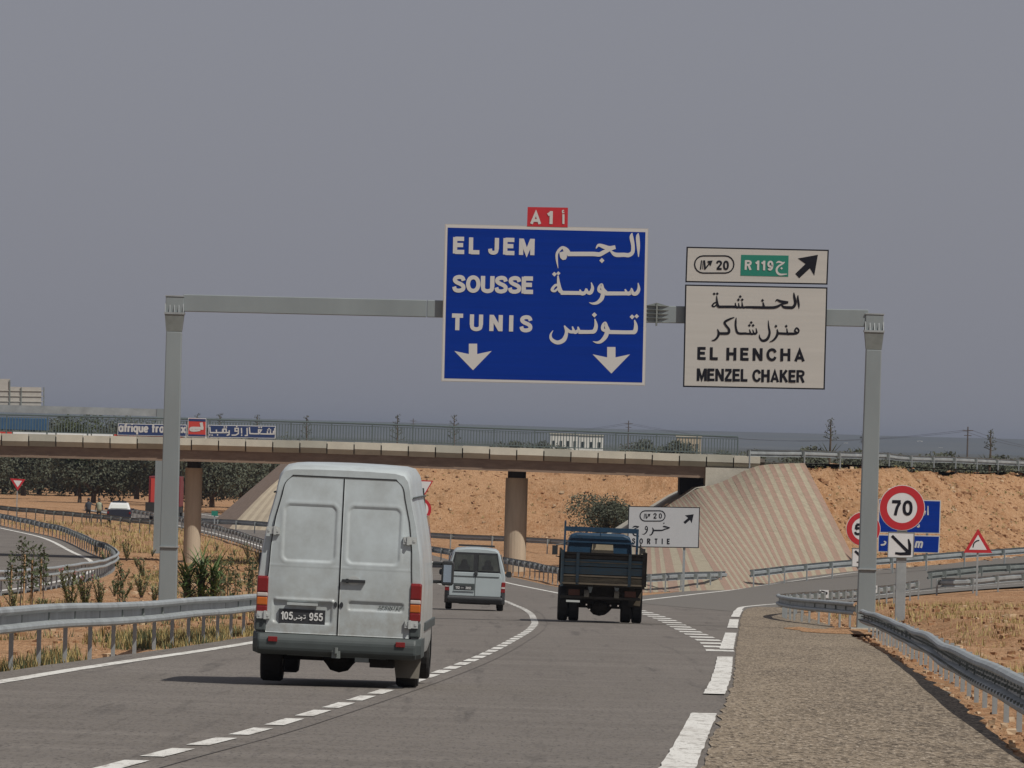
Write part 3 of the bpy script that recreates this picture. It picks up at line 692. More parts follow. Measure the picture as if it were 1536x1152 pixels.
def exit_icon(mb, S, x, y, s, o):
    for P in ([(0,0,.13),(.12,-1,.11)], [(.22,0,.05),(.3,-1,.05)], [(.50,0,.20),(.42,-1,.16)], [(.50,-.05,.16),(.95,-.62,.14)]):
        ribbon(mb, [(x+a*s, y+b*s, w*s) for a, b, w in P], S, o)
    flat(mb, S, [(x+1.32*s, y-.98*s), (x+.72*s, y-.92*s), (x+1.12*s, y-.38*s)], o+.009)
exit_icon(t, S, *q(158,200), 70/k, .008)
t.build('exit_number', M['sblack'], ws)
m = MB(); flat(m, S, xform(ARROW_R, *q(972,175), 27.5), .009); m.build('exit_arrow', M['sblack'], ws)
gp = board(S, [q(470,88), q(834,94), q(831,256), q(464,248)], .004, .010).build('route_plate', M['sgreen'], ws, label='green plate reading R119')
t = MB(); text(t, 'R', S, *q(497,203), *q(548,205), 74/k, .015, .22); text(t, '119', S, *q(578,206), *q(716,209), 74/k, .015, .22)
script(t, [[(738,152,4),(758,142,14),(790,150,12),(804,144,8)], [(796,152,10),(752,180,14),(742,212,16),(765,238,16),(822,236,6)], [(780,192,10)]], S, 1020, 365, k, .015)
o = t.build('plate_lettering', M['ink_white'], None); o.parent = gp; o.location = -Vector(c0)
t = MB(); AR2 = [
 [(906,398,6),(905,425,16),(912,470,16),(914,502,4)], [(874,378,6),(878,410,18),(886,460,22),(868,490,22),(840,493,22),(800,490,20),(778,474,8)],
 [(734,448,5),(745,434,12),(775,446,20),(832,452,14)], [(830,455,12),(780,468,14),(745,486,20),(700,493,20),(560,491,20)],
 [(645,492,20),(638,452,8)], [(634,438,12)], [(565,491,20),(505,491,20)], [(505,490,16),(482,490,18),(476,450,6)], [(482,490,16),(456,490,16),(450,458,6)], [(456,490,16),(432,490,16),(424,456,6)],
 [(440,489,18),(400,487,20),(295,487,20)], [(463,409,12)], [(449,433,12)], [(478,433,12)],
 [(282,402,6),(284,440,14),(290,475,20),(302,488,16)], [(284,452,12),(262,460,12),(248,480,14),(264,486,11),(284,468,10)], [(262,388,12)], [(286,387,12)],
 [(908,690,10),(912,668,14),(896,650,12),(882,672,14),(900,690,14),(870,694,20),(832,694,20)], [(845,694,18),(828,694,16),(820,652,6)], [(816,636,12)], [(835,694,18),(780,692,18),(755,690,16)],
 [(746,658,6),(750,690,18),(738,720,18),(715,745,14),(688,757,4)], [(737,636,12)],
 [(678,592,5),(681,640,14),(688,690,18),(670,735,22),(635,748,20),(612,725,14),(610,700,5)],
 [(584,650,5),(588,685,16),(570,694,16),(558,662,6)], [(566,694,16),(545,694,16),(533,660,6)], [(545,694,16),(520,694,16),(500,692,18),(458,692,18),(438,680,18),(428,640,16),(428,600,15),(432,570,5)], [(547,608,12)], [(533,630,12)], [(562,630,12)],
 [(418,568,6),(385,580,14),(345,603,18),(350,625,16),(376,660,18),(372,688,20),(330,692,20),(292,690,18)], [(288,658,6),(298,690,18),(288,720,18),(265,742,13),(243,745,4)]]
script(t, AR2, S, 1020, 365, k, .008, bold=1.0); t.build('arabic_lettering', M['sblack'], ws)
t = MB()
text(t, 'EL', S, *q(133,893), *q(290,896), 97/k, .008, .23); text(t, 'HENCHA', S, *q(357,898), *q(958,907), 97/k, .008, .23)
t.build('word', M['sblack'], ws); t = MB(); text(t, 'MENZEL', S, *q(130,1056), *q(518,1062), 96/k, .008, .21); text(t, 'CHAKER', S, *q(556,1064), *q(956,1070), 96/k, .008, .21)
t.build('word', M['sblack'], ws)

# ------------------------------------------------------------------ roadside signs
def post(mb, px, Y, z1, w, zb=None):
    p = at(px, 600, Y); zb = zt(p.x, Y) - .3 if zb is None else zb
    return p, zb
def round_sign(name, label, cx, cy, r, Y, num, nx0, nx1, ny, nh, basepx, pw, arrow_cs, arrow, ax):
    S = plane(Y); b = at(basepx[0], basepx[1], Y); zb = min(b.z, zt(b.x, Y)) - .2
    g = wthing(name, label, 'road sign', (b.x, Y, zb+.2))
    m = MB(); top = at(cx-(cy+r-600)*0, cy-r*.5, Y); pm = at((arrow_cs[2][0]+arrow_cs[3][0])/2, arrow_cs[2][1], Y)
    m.box(((b.x+pm.x)/2+ .0, Y+.05+pw*.35, (zb+top.z)/2), (pw, pw*.7, top.z-zb)); m.build('post', M['galv'], g, bevel=.01)
    MB().prism([S(x, y, 0) for x, y in circle(cx, cy, r)], (0, .035, 0)).build('disc', M['swhite'], g)
    m = MB(); N_ = 40; a = circle(cx, cy, r*.975, N_); bb = circle(cx, cy, r*.665, N_)
    m.add([S(x, y, .005) for x, y in a] + [S(x, y, .005) for x, y in bb], [(i, (i+1) % N_, (i+1) % N_+N_, i+N_) for i in range(N_)]); m.build('red_ring', M['sred'], g)
    t = MB(); text(t, num, S, nx0, ny, nx1, ny+.6, nh, .005, .21, 1.22); t.build('numerals', M['sblack'], g)
    pl = board(S, arrow_cs, .035).build('arrow_plate', M['swhite'], g)
    rim = MB(); e = arrow_cs + [arrow_cs[0]]
    for (x0, y0), (x1, y1) in zip(e, e[1:]): ribbon(rim, [(x0, y0, 1.1), (x1, y1, 1.1)], S, .005)
    o = rim.build('plate_rim', M['galv_d'], None); o.parent = pl; o.location = -ORG[g.name]
    m = MB()
    for P in arrow: ribbon(m, P, S, .005)
    o = m.build('arrow', M['sblack'], None); o.parent = pl; o.location = -ORG[g.name]
    return g
k = 6.144; q = lambda x, y, w=0: (1250+x/k, 710+y/k) if not w else (1250+x/k, 710+y/k, w/k)
round_sign('speed_limit_sign', 'round red-ringed speed sign reading 70 above a square arrow plate', 1353.2, 761.8, 34.2, 215, '70', *(q(532,0)[0], q(732,0)[0], q(0,386)[1], 140/k), (1352, 916), .27,
   [(1333,798),(1371.5,799),(1370,836.5),(1331.5,836)], [[q(540,575,26),q(700,735,30)], [q(570,735,20),q(620,742,26),q(712,738,30)], [q(692,605,12),q(705,660,28),q(704,750,24)]], 0)
round_sign('speed_limit_sign', 'speed sign reading 50 half hidden behind the right gantry post', 1295, 793.5, 25.8, 270, '50', 1281, 1308, 802.5, 17.5, (1293, 925), .12,
   [(1278.5,822),(1308,823),(1307,850),(1278,850)], [[q(200,715,22),q(300,810,22)], [q(215,818,10),q(300,820,22)]], 0)
# blue board behind
Y = 386; S = plane(Y); b = at(1366, 850, Y)
g = wthing('distance_sign', 'blue two-panel distance sign partly behind the 70 sign', 'road sign', (b.x, Y, zt(b.x, Y)))
for cs in ([(1318,748),(1411.5,750.5),(1410,800.5),(1317,799)], [(1317,801.5),(1410,803.5),(1408.5,830),(1316.5,828)]):
    board(S, cs, .05).build('panel', M['ink_white'], g); m = MB(); flat(m, S, inset(cs, 1.5), .01); m.build('blue_face', M['sblue'], g)
t = MB(); text(t, 'm', S, 1371.5, 821.5, 1386, 822, 14, .02, .2, 1.0, slant=.15)
script(t, [[(437,660,14),(470,655,16),(482,635,14),(465,625,10)], [(872,300,8),(872,385,14)], [(850,345,12),(838,380,14),(850,360,10)], [(790,470,10),(788,492,14),(770,490,12)]], S, 1250, 710, k, .02)
t.build('lettering', M['ink_white'], g)
for px in (1338, 1390):
    p = at(px, 828, Y); zb = zt(p.x, Y)-.3; MB().box((p.x, Y+.12, (p.z+1.4+zb)/2), (.10, .10, p.z+1.4-zb)).build('post', M['galv'], g)
# bend warning triangle
def tri_sign(label, P, Y, base, icon=None, inv=False, name='warning_sign', extra=None, inner=.62):
    S = plane(Y); b = at(*base, Y); zb = min(b.z, zt(b.x, Y)) - .2
    g = wthing(name, label, 'road sign', (b.x, Y, zb+.2)); cx = sum(p[0] for p in P)/3; cy = sum(p[1] for p in P)/3
    MB().prism([S(x, y, 0) for x, y in P], (0, .03, 0)).build('red_triangle', M['sred'], g)
    m = MB(); flat(m, S, [(cx+(x-cx)*inner, cy+(y-cy)*inner) for x, y in P], .006); m.build('white_face', M['swhite'], g)
    if icon:
        t = MB(); 
        for q_ in icon: ribbon(t, crom(q_, 4), S, .01)
        t.build('bend_symbol', M['sblack'], g)
    p = at(cx, cy, Y); MB().box((b.x*.5+p.x*.5, Y+.07, (p.z+zb)/2), (.07, .07, p.z-zb)).build('post', M['galv'], g)
    return g, S
tri_sign('triangular red-edged bend warning sign beside the exit ramp', [(1467,793),(1488.5,829.5),(1445.5,829)], 300, (1465,888), [[(1459.5,821,1.6),(1461,815,1.8),(1465,811.5,1.8),(1469,810.5,1.6)]])
tri_sign('small give-way sign on a thin post at the far left by the olive grove', [(15,717.5),(38,719),(26.5,736)], 590, (24.5,768), name='give_way_sign', inner=.56)
g, S = tri_sign('give-way sign with a round sign below, peeking out right of the big white van', [(609,719.5),(650,721),(629.5,756)], 472, (630,815), name='give_way_sign', inner=.86)
MB().prism([S(x, y, .03) for x, y in circle(629.5, 764, 17.5)], (0, .03, 0)).build('red_disc', M['sred'], g)
m = MB(); flat(m, S, circle(629.5, 764, 13), .036); m.build('disc_face', M['swhite'], g)
# SORTIE sign
Y = 372; Y = 330; S = plane(Y); k = 11.815; q = lambda x, y: (930+x/k, 750+y/k)
b = at(1027, 886, Y)
g = wthing('sortie_sign', 'white rectangular SORTIE exit 20 sign behind the truck', 'road sign', (b.x, Y, z0(b.x, Y)))
cs = [(942.8,759),(1050,761),(1048.2,822.2),(941,820.5)]
board(S, cs, .05).build('panel', M['sblack'], g); m = MB(); flat(m, S, inset(cs, 1.3), .006); m.build('white_face', M['ssig'], g)
t = MB(); (xa, ya), (xb, yb) = q(355,190), q(800,372); oval(xa, ya, xb, yb, 1.4, S, t, .01); text(t, '20', S, *q(590,328), *q(745,330), 95/k, .01, .2); exit_icon(t, S, *q(425,330), 88/k, .01)
t.build('exit_number', M['sblack'], g)
t = MB(); script(t, [[(760,470,10),(790,470,26),(885,492,14)], [(870,498,14),(800,515,20),(750,535,22),(690,538,24),(592,538,24)], [(574,485,8),(590,530,24),(575,585,26),(548,615,18),(520,620,4)], [(778,410,14)],
  [(480,520,16),(450,520,16),(452,480,16),(470,465,14),(486,500,20),(475,555,24),(435,602,18),(390,605,5)], [(222,490,8),(262,468,26),(340,474,14)], [(330,478,12),(250,520,18),(228,575,22),(255,625,22),(340,640,10)], [(300,560,16)]], S, 930, 750, k, .01)
t.build('arabic_lettering', M['sblack'], g)
t = MB(); text(t, 'SORTIE', S, *q(215,775), *q(880,783), 98/k, .01, .2, .75); t.build('latin_lettering', M['sblack'], g)
m = MB(); flat(m, S, xform(ARROW_R, *q(1215,335), 12.0, .05), .01); m.build('exit_arrow', M['sblack'], g)
p = at(1028, 790, Y); zb = z0(p.x, Y)-.4
MB().box((p.x-.02, Y+.09, (p.z+zb)/2), (.10, .08, p.z-zb)).build('post', M['galv'], g)
# small teal marker sign, far
Y = 520; p = at(322, 770, Y); g = wthing('marker_sign', 'tiny green marker sign beside the round bridge column', 'road sign', (p.x, Y, -6.8))
MB().box((p.x, Y, p.z), (.42, .03, .32)).build('plate', M['sgreen'], g); MB().box((p.x, Y+.05, (p.z-6.9)/2), (.07, .05, p.z+6.9)).build('post', M['galv'], g)

# banners on the bridge railing
Y = YF + .1; S = plane(Y); k = 5.689; q = lambda x, y: (160+x/k, 600+y/k)
def banner(label, cs, face, name='banner'):
    p = at(*q(*cs[3]), Y); g = wthing(name, label, 'banner', p)
    board(S, [q(*c) for c in cs], .03).build('board', M['swhite'], g); m = MB(); flat(m, S, inset([q(*c) for c in cs], .9), .008); m.build('face', face, g); return g
g = banner('blue banner reading afrique travaux on the bridge railing', [(98,200),(682,211),(680,312),(92,300)], M['banner_blue'])
t = MB(); text(t, 'afrique', S, *q(102,270), *q(355,276), 72/k, .012, .23, .9); text(t, 'travaux', S, *q(385,276), *q(672,281), 72/k, .012, .23, .9); t.build('lettering', M['ink_white'], g)
g = banner('square red logo board between the two blue banners on the bridge', [(695,152),(850,157),(850,318),(690,313)], M['banner_red'])
m = MB(); flat(m, S, [q(700,160), q(846,163), q(846,185), q(700,180)], .014); flat(m, S, [q(697,292), q(844,296), q(844,311), q(696,307)], .014); m.build('blue_edge', M['banner_blue'], g)
t = MB(); script(t, [[(806,192,26),(812,222,24),(818,244,22)], [(826,243,24),(760,240,24),(722,243,26),(722,258,20),(760,262,16),(800,258,12)]], S, 160, 600, k, .018); t.build('logo', M['ink_white'], g)
g = banner('blue banner with Arabic lettering right of the red board on the bridge', [(868,212),(1443,222),(1440,328),(864,319)], M['banner_blue'])
B_ = []
for P in ([(880,228),(884,278),(938,278),(936,252)], [(936,278),(988,278),(990,248)], [(992,278),(1020,278),(1020,248),(996,248),(996,274)], [(1020,278),(1046,276),(1046,258)], [(1046,270),(1044,296),(1024,302)],
          [(1066,300),(1100,300),(1124,286),(1124,242),(1096,242),(1096,266),(1124,266)], [(1150,238),(1152,286)], [(1178,304),(1200,302),(1198,238)], [(1218,232),(1222,286),(1262,288)], [(1262,288),(1300,288),(1320,256),(1296,254),(1296,284)], [(1310,288),(1372,290),(1372,266)],
          [(1372,290),(1398,290),(1398,266)], [(1398,290),(1422,290),(1424,262)], [(1434,240),(1436,296)]):
    B_.append([(x, y, 11) for x, y in P])
t = MB()
for P in B_: ribbon(t, [(160+x/k, 600+y/k, w/k) for x, y, w in P], S, .012)
script(t, [[(c[0], c[1], 8)] for c in ((880,298),(900,300),(946,298),(1004,230),(1022,230),(1110,226),(1152,300),(1300,234),(1320,234),(1386,244),(1376,256),(1398,256))], S, 160, 600, k, .012)
t.build('lettering', M['ink_white'], g)

# ------------------------------------------------------------------ guardrails
PROF = [(.01,-.165),(.05,-.16),(.085,-.135),(.09,-.10),(.075,-.072),(.0,-.05),(.0,.05),(.075,.072),(.09,.10),(.085,.135),(.05,.16),(.01,.165)]
def guardrail(label, P, side=1, h=.60, sp_=4.0, group='guardrails along the road', zf=z0, mt='galv', post_h=None, double=False, bolts=False, blk=True, start_post=0, postw=.055):
    """P: ground points; side=+1 face to the left of travel (-X side when travelling +Y)"""
    P = [Vector(p) for p in P]; d = [0]
    for i in range(1, len(P)): d.append(d[-1] + (P[i].xy - P[i-1].xy).length)
    def pos(s):
        s = max(0, min(d[-1], s)); i = 0
        while i < len(P)-2 and s > d[i+1]: i += 1
        f = (s-d[i])/(d[i+1]-d[i]); p = P[i].lerp(P[i+1], f); t = (P[min(i+2, len(P)-1)] - P[max(i-1, 0)]); t.z = 0
        return p, t.normalized()
    p, t = pos(0); g = wthing('guardrail', label, 'guardrail', (p.x, p.y, zf(p.x, p.y)), group)
    def railmesh(sd, nm):
        rings = []; n = max(8, int(d[-1]/2))
        for i in range(n+1):
            s = d[-1]*i/n; p, t = pos(s); nr = Vector((-t.y, t.x, 0)) * sd
            zz = zf(p.x, p.y) + h + .05*noise.noise(Vector((p.x*.3, p.y*.07, 4)))
            wv = .05*noise.noise(Vector((p.x*.2+9, p.y*.07, 8)))
            rings.append([p*1 + nr*(.12+a+wv) + Vector((0,0,zz-p.z+b)) for a, b in PROF] + [p*1 + nr*(.115+a+wv) + Vector((0,0,zz-p.z+b)) for a, b in PROF[::-1]])
        MB().loft(rings).build(nm, M[mt], g, smooth=False)
    railmesh(side, 'beam')
    if double: railmesh(-side, 'beam')
    s = start_post; pm = None; bm_ = None; lst = []
    while s <= d[-1] + .01:
        p, t = pos(s); ang = math.atan2(t.y, t.x); zb = zf(p.x, p.y); nr = Vector((-t.y, t.x, 0)) * side
        lst.append((p, ang, zb, nr)); s += sp_
    me = MB().box((0,0,h/2-.05+.04), (.06, postw, h+.28)).build('post', M[mt if mt != 'galv' else 'galv'], g, local=True).data
    first = bpy.data.objects[[o for o in g.children if o.name.startswith('post')][0].name]
    me2 = MB().box((0,0,0), (.14, .10, .20)).build('spacer', M['galv_d'], g, local=True).data if blk else None
    fs = [o for o in g.children if o.name.startswith('spacer')]
    O0 = ORG[g.name]
    for i, (p, ang, zb, nr) in enumerate(lst):
        o = first if i == 0 else first.copy()
        if i: sc.collection.objects.link(o); o.parent = g
        o.location = Vector((p.x, p.y, zb)) - O0; o.rotation_euler = (0, 0, ang)
        if blk:
            o = fs[0] if i == 0 else fs[0].copy()
            if i: sc.collection.objects.link(o); o.parent = g
            o.location = Vector((p.x, p.y, zb+h)) + nr*.085 - O0; o.rotation_euler = (0, 0, ang)
    if bolts:
        bm2 = MB(); s = 0
        while s < d[-1]:
            p, t = pos(s); nr = Vector((-t.y, t.x, 0))*side; zz = zf(p.x, p.y)+h
            for dz in (.078, -.078, 0):
                bm2.box((p.x+nr.x*(.21 if dz else .145), p.y, zz+dz), (.03, .04, .03))
            s += 1.0
        bm2.build('bolts', M['galv_d'], g, kind='stuff')
    return g
gx = lambda T, a, b, s, dx: smooth([Vector((pchip(T, Y)+dx, Y, z0(pchip(T, Y)+dx, Y))) for Y in yr(a, b, s)], 1)
gp = lambda pts, n=30, it=2: [Vector((p.x, p.y, z0(p.x, p.y))) for p in smooth(resample([G(*a) for a in pts], n), it)]
# left guardrail of the carriageway, near and far (it goes on behind the van and under the bridge)
guardrail('long guardrail on the left edge of the carriageway behind the near van', gx(LEFT, 40, 590, 4, -.95), -1, .62, 4.0)
RP = [(-20,1.7),(40,3.9),(62,4.52),(77,5.0),(87.9,5.34),(97,5.66),(116.4,6.38),(148.4,7.43),(184,8.5),(192,8.68)]
nr_pts = [Vector((pchip(RP, Y), Y, z0(pchip(RP, Y), Y))) for Y in yr(30, 192, 4)]
guardrail('guardrail on the right of the gravel shoulder, nearest the camera', nr_pts, 1, .43, 4.0, bolts=True)
def nose(P): return [Vector((x, y, z0(x, y))) for x, y in P]
cg = guardrail('curled guardrail end at the ramp nose just left of the gantry post', smooth(nose([(9.0,203),(8.75,210),(8.2,217),(8.05,224),(8.0,231),(8.15,238),(8.6,245),(9.4,252),(10.6,262),(11.8,272),(13.2,284),(14.3,292),(15.6,300)]), 1), 1, .55, 3.0)
for (x_, y_) in ((10.6,261),(13.2,283)):
    zc_ = z0(x_, y_)+.62; mk_ = MB().box((x_-.25, y_-.3, zc_), (.30, .03, .26)).build('chevron_marker', M['swhite'], cg)
    o = MB().prism([(x_-.34, y_-.318, zc_+.09), (x_-.20, y_-.318, zc_+.03), (x_-.34, y_-.318, zc_-.04), (x_-.34, y_-.318, zc_-.10), (x_-.14, y_-.318, zc_-.0), (x_-.14, y_-.318, zc_+.06), (x_-.34, y_-.318, zc_+.12)], (0,-.004,0)).build('black_chevron', M['sblack'], None); o.parent = mk_; o.location = -ORG[cg.name]
e = [G(1397,886), G(1440,880), G(1490,875), G(1540,871), G(1640,862)]
guardrail('short guardrail on the right side of the exit ramp at the right edge', resample([p for p in e], 16), 1, .60, 4.0, mt='galv_d')
e2 = [G(1405,893), G(1440,893), G(1476,890), G(1512,886), G(1560,882)]
guardrail('second rail behind the bend warning sign post on the near side of the ramp', resample(e2, 12), 1, .50, 4.0)
guardrail('guardrail across the foot of the striped paving behind the truck', gp([(480,830),(560,833),(650,842),(700,850),(760,861),(800,869),(837,878),(880,884),(920,889),(960,890),(1007,888),(1050,887),(1094,883)], 60, 2), 1, .62, 4.0)
guardrail('guardrail along the far side of the exit ramp below the embankment', [p for p in gp([(1130,882),(1180,876),(1237,870.5),(1317,863.5),(1410,856),(1506,849),(1640,838)], 40, 1)], 1, .66, 4.2)
guardrail('guardrail curling round the bend of the opposite carriageway at left', gx(OPP, 150, 640, 6, .95), -1, .62, 4.0)
guardrail('far guardrail at the foot of the orange embankment behind the column', resample([Vector((p.x, p.y, -6.8)) for p in (at(262,792,545), at(300,796,533), at(396,804,520), at(640,820,486), at(760,826,480), at(870,831,469))], 50), 1, .66, 4.0, zf=lambda x, y: -6.8)
guardrail('far left guardrail in front of the two people and the patrol car', resample([Vector((p.x, p.y, -6.8)) for p in (at(-60,770,595), at(0,775,579), at(60,781,562), at(150,791,537), at(228,799,516), at(246,801,511))], 30), 1, .66, 4.0, zf=lambda x, y: -6.8, mt='galv_d')
ez = lambda x, y: seg_emb(EMB, x, y, 1.55, 10) + .02
e3 = [Vector((x, y, 0)) for x, y in ((11.9,397.5),(13.5,398),(17.1,404.5),(28.2,435.5),(40,462),(58,500))]
guardrail('guardrail along the top of the right embankment beside the bridge end', resample(e3, 40), 1, .62, 4.0, zf=ez)
gb = wthing('overpass_carriageway', 'dark edge of the road on top of the right embankment', 'road', (14, 396, -1.1)); gb['kind'] = 'structure'; del gb['category']; del gb['label']
vs_ = []
P = resample([Vector((x, y, 0)) for x, y in ((12.6,399.8),(17.6,405.2),(28.8,436.2),(60,508),(130,643))], 40)
for i, p in enumerate(P):
    d = (P[min(i+1, 39)] - P[max(i-1, 0)]).normalized(); nr = Vector((-d.y, d.x, 0))
    for w in (0, 8): 
        r = p + nr*w; vs_.append((r.x, r.y, ez(p.x+nr.x*2, p.y+nr.y*2)+.16))
MB().add(vs_, [(2*i, 2*i+1, 2*i+3, 2*i+2) for i in range(39)]).build('road_surface', M['asphalt_dark'], gb)
# gantry of the other carriageway, seen from behind beyond the bridge
Y = 432; b = at(236, 833, Y); g = wthing('sign_gantry', 'second grey gantry beyond the bridge, seen behind the left post of the near one', 'gantry', (b.x, Y, -6.8))
ptop = at(237, 613, Y)
MB().box((b.x, Y, (ptop.z-7)/2), (.46, .46, ptop.z+7)).build('post', M['gantry'], g)
MB().loft([[(x, Y-.2, ptop.z-.42), (x, Y+.2, ptop.z-.42), (x, Y+.2, ptop.z-.02), (x, Y-.2, ptop.z-.02)] for x in (-46, b.x+.2)]).build('beam', M['galv'], g)
MB().box((-46, Y, (ptop.z-7)/2), (.46, .46, ptop.z+7)).build('post', M['gantry'], g)
g = wthing('overhead_sign', 'grey ribbed back of an overhead sign above the bridge at the far left', 'road sign', (-26, Y, ptop.z))
S = plane(Y+.3)
for cs in ([(-60,567),(15,568.5),(14.5,614),(-60,612)], [(15.3,580),(31.5,580.4),(31,615),(15,614.5)], [(32,580.5),(62,581),(61.5,616),(31.6,615.4)]): board(S, cs, .05).build('panel', M['build_t'] if 0 else M['sback'], g)
for x in (14, 31, 65): board(plane(Y+.24), [(x,570 if x < 20 else 581),(x+1.6,570 if x < 20 else 581),(x+1.4,615),(x-.2,615)], .08).build('stiffener', M['galv_d'], g)
for y in (586, 594, 602): board(plane(Y+.26), [(-60,y-1.8),(66,y),(66,y+1.2),(-60,y-.6)], .04).build('rib', M['sback'], g)
# ------------------------------------------------------------------ vehicles (local: x right, y forward, z up)
def vbody(prof, stations, ztop0):
    """prof: half-width/height pairs from the sill up to the roof centre; stations: (y, width scale, top height, low scale)"""
    rings = []
    for y, ws, top, *r in stations:
        ring = []
        for x, z in prof:
            zz = z if z < .9 else .9 + (z-.9)*(top-.9)/(ztop0-.9)
            ring.append((x*ws, y, zz))
        rings.append([(-x, y_, z) for x, y_, z in ring] + [(x, y_, z) for x, y_, z in ring[::-1]])
    return rings
def wheel(mb_t, mb_r, x, y, r, w, dark):
    pass
def add_wheel(root, x, y, r, w, rim):
    t = MB(); n = 28; pr = [(-w/2, r*.62), (-w/2, r*.93), (-w/2+.03, r), (w/2-.03, r), (w/2, r*.93), (w/2, r*.62)]
    rings = [[(x+a, y+rr*math.cos(2*PI*i/n), r+rr*math.sin(2*PI*i/n)) for i in range(n)] for a, rr in pr]
    o = t.loft(rings, cap=False).build('tyre', M['tyre'], root, smooth=False, local=True)
    m = MB(); m.loft([[(x+a, y+rr*math.cos(2*PI*i/n), r+rr*math.sin(2*PI*i/n)) for i in range(n)] for a, rr in ((-w*.45, r*.62), (-w*.3, r*.25), (w*.3, r*.25), (w*.45, r*.62))])
    m.build('rim', rim, o, local=True)
    return o
def rrect(u, v, cu, cv, hu, hv, r):      # signed distance to a rounded rectangle
    qx, qy = abs(u-cu)-hu+r, abs(v-cv)-hv+r
    return math.hypot(max(qx, 0), max(qy, 0)) + min(max(qx, qy), 0) - r
def relief(outline, fn, y0, nx_, nz, thick=.03):
    """a door skin: outline(zfrac) -> (xa, xb, z); fn(x, z) -> depth (+ towards the front)"""
    vs = []; 
    for j in range(nz+1):
        for i in range(nx_+1):
            x, z = outline(i/nx_, j/nz); vs.append((x, y0 + fn(x, z), z))
    w = nx_+1; mb = MB().add(vs, [(j*w+i, j*w+i+1, (j+1)*w+i+1, (j+1)*w+i) for j in range(nz) for i in range(nx_)])
    edge = [j for j in range(w)] + [j*w+nx_ for j in range(1, nz+1)] + [nz*w+i for i in range(nx_-1, -1, -1)] + [j*w for j in range(nz-1, 0, -1)]
    n0 = len(mb.v); mb.v += [(mb.v[e_][0], mb.v[e_][1]+thick, mb.v[e_][2]) for e_ in edge]
    L_ = len(edge); mb.f += [(edge[i], edge[(i+1) % L_], n0+(i+1) % L_, n0+i) for i in range(L_)]; mb.m += [0]*L_
    return mb
def dent(d, depth, soft): return depth * sstep(soft, -soft, d) if False else depth * (1 - sstep(-soft, soft, d))

# ---- big white van
lp = G(400, 1019); rp_ = G(622, 1032); c = G(502, 1036)
van = thing('panel_van', 'big dirty white high-roof panel van in the left lane, nearest vehicle', 'van', (c.x, c.y, z0(c.x, c.y)+.045), -math.radians(1.55), None, 0, math.radians(1.1))
van.scale = (.968,)*3
VP = [(.60,.36),(.93,.38),(.965,.50),(.97,.80),(.965,1.20),(.925,1.60),(.865,1.95),(.80,2.22),(.778,2.36),(.755,2.46),(.705,2.53),(.60,2.555),(.3,2.565),(.0,2.568)]
st_ = [(.05,.985,2.52),(.12,1,2.56),(.9,1,2.60),(3.2,1,2.60),(3.7,.99,2.57),(4.1,.975,2.45),(4.5,.96,2.05),(4.75,.955,1.62),(4.9,.95,1.35),(5.35,.93,1.15),(5.5,.86,.98)]
MB().loft(vbody(VP, st_, 2.565)).build('body', M['white'], van, smooth=True, local=True)
edges = bpy.data.objects['body'].modifiers.new('es', 'EDGE_SPLIT'); edges.split_angle = math.radians(40)
def halfw(z):
    for (x0, z0_), (x1, z1_) in zip(VP[1:], VP[2:]):
        if z0_ <= z <= z1_: return x0 + (x1-x0)*(z-z0_)/(z1_-z0_)
    return .96
def dfn(sx):
    def f(x, z):
        d = 0
        d += dent(rrect(x, z, sx*.375, 1.775, .30, .325, .07), .012, .008)           # pressed window panel
        d -= .003*(1 - sstep(.0, .028, abs(rrect(x, z, sx*.375, 1.775, .33, .355, .09))))    # raised rim round it
        d -= .012*(1-sstep(.0, .012, abs(z-1.39)))*.25
        if sx < 0:
            d += dent(rrect(x, z, -.42, .86, .34, .135, .03), .022, .014)            # number plate recess
            d -= .03*(1 - sstep(.0, .03, abs(z-.985)))*(1-sstep(.33, .36, abs(x+.40)))
        else:
            d += dent(rrect(x, z, .435, .95, .32, .045, .02), .018, .01)
        d += .03*sstep(1.25, 2.55, z)**2*1.2                                           # door leans in towards the roof
        d += .02*sstep(.62, .9, abs(x))
        return d
    return f
def outl(sx):
    def o(u, v):
        z = .60 + v*(2.43-.60)
        w = (halfw(z) - .125 + .035*sstep(1.2,2.0,z))
        if z > 2.2: w -= .075*((z-2.2)/.23)**5
        xa, xb = .007, w
        x = xa + (xb-xa)*u; return (sx*x, z)
    return o
def outl_gap(u, v):
    z = .585 + v*(2.447-.585); w = halfw(z) - .113 + .035*sstep(1.2,2.0,z)
    if z > 2.2: w -= .075*((min(z,2.43)-2.2)/.23)**5
    return (-w + 2*w*u, z)
relief(outl_gap, lambda x, z: .03*sstep(1.25, 2.55, z)**2*.6, .028, 8, 60, .03).build('door_gap', M['seam'], van, local=True)
for sx in (-1, 1):
    d = relief(outl(sx), dfn(sx), -.012, 64, 130).build('rear_door', M['white'], van, smooth=True, local=True, label='left rear door with the number plate' if sx < 0 else 'right rear door with the handle')
    if sx < 0: dl = d
    else: dr = d
def lbox(name, c, d, m, par, bev=0, label=None): return MB().box(c, d).build(name, m, par, bevel=bev, local=True, label=label)
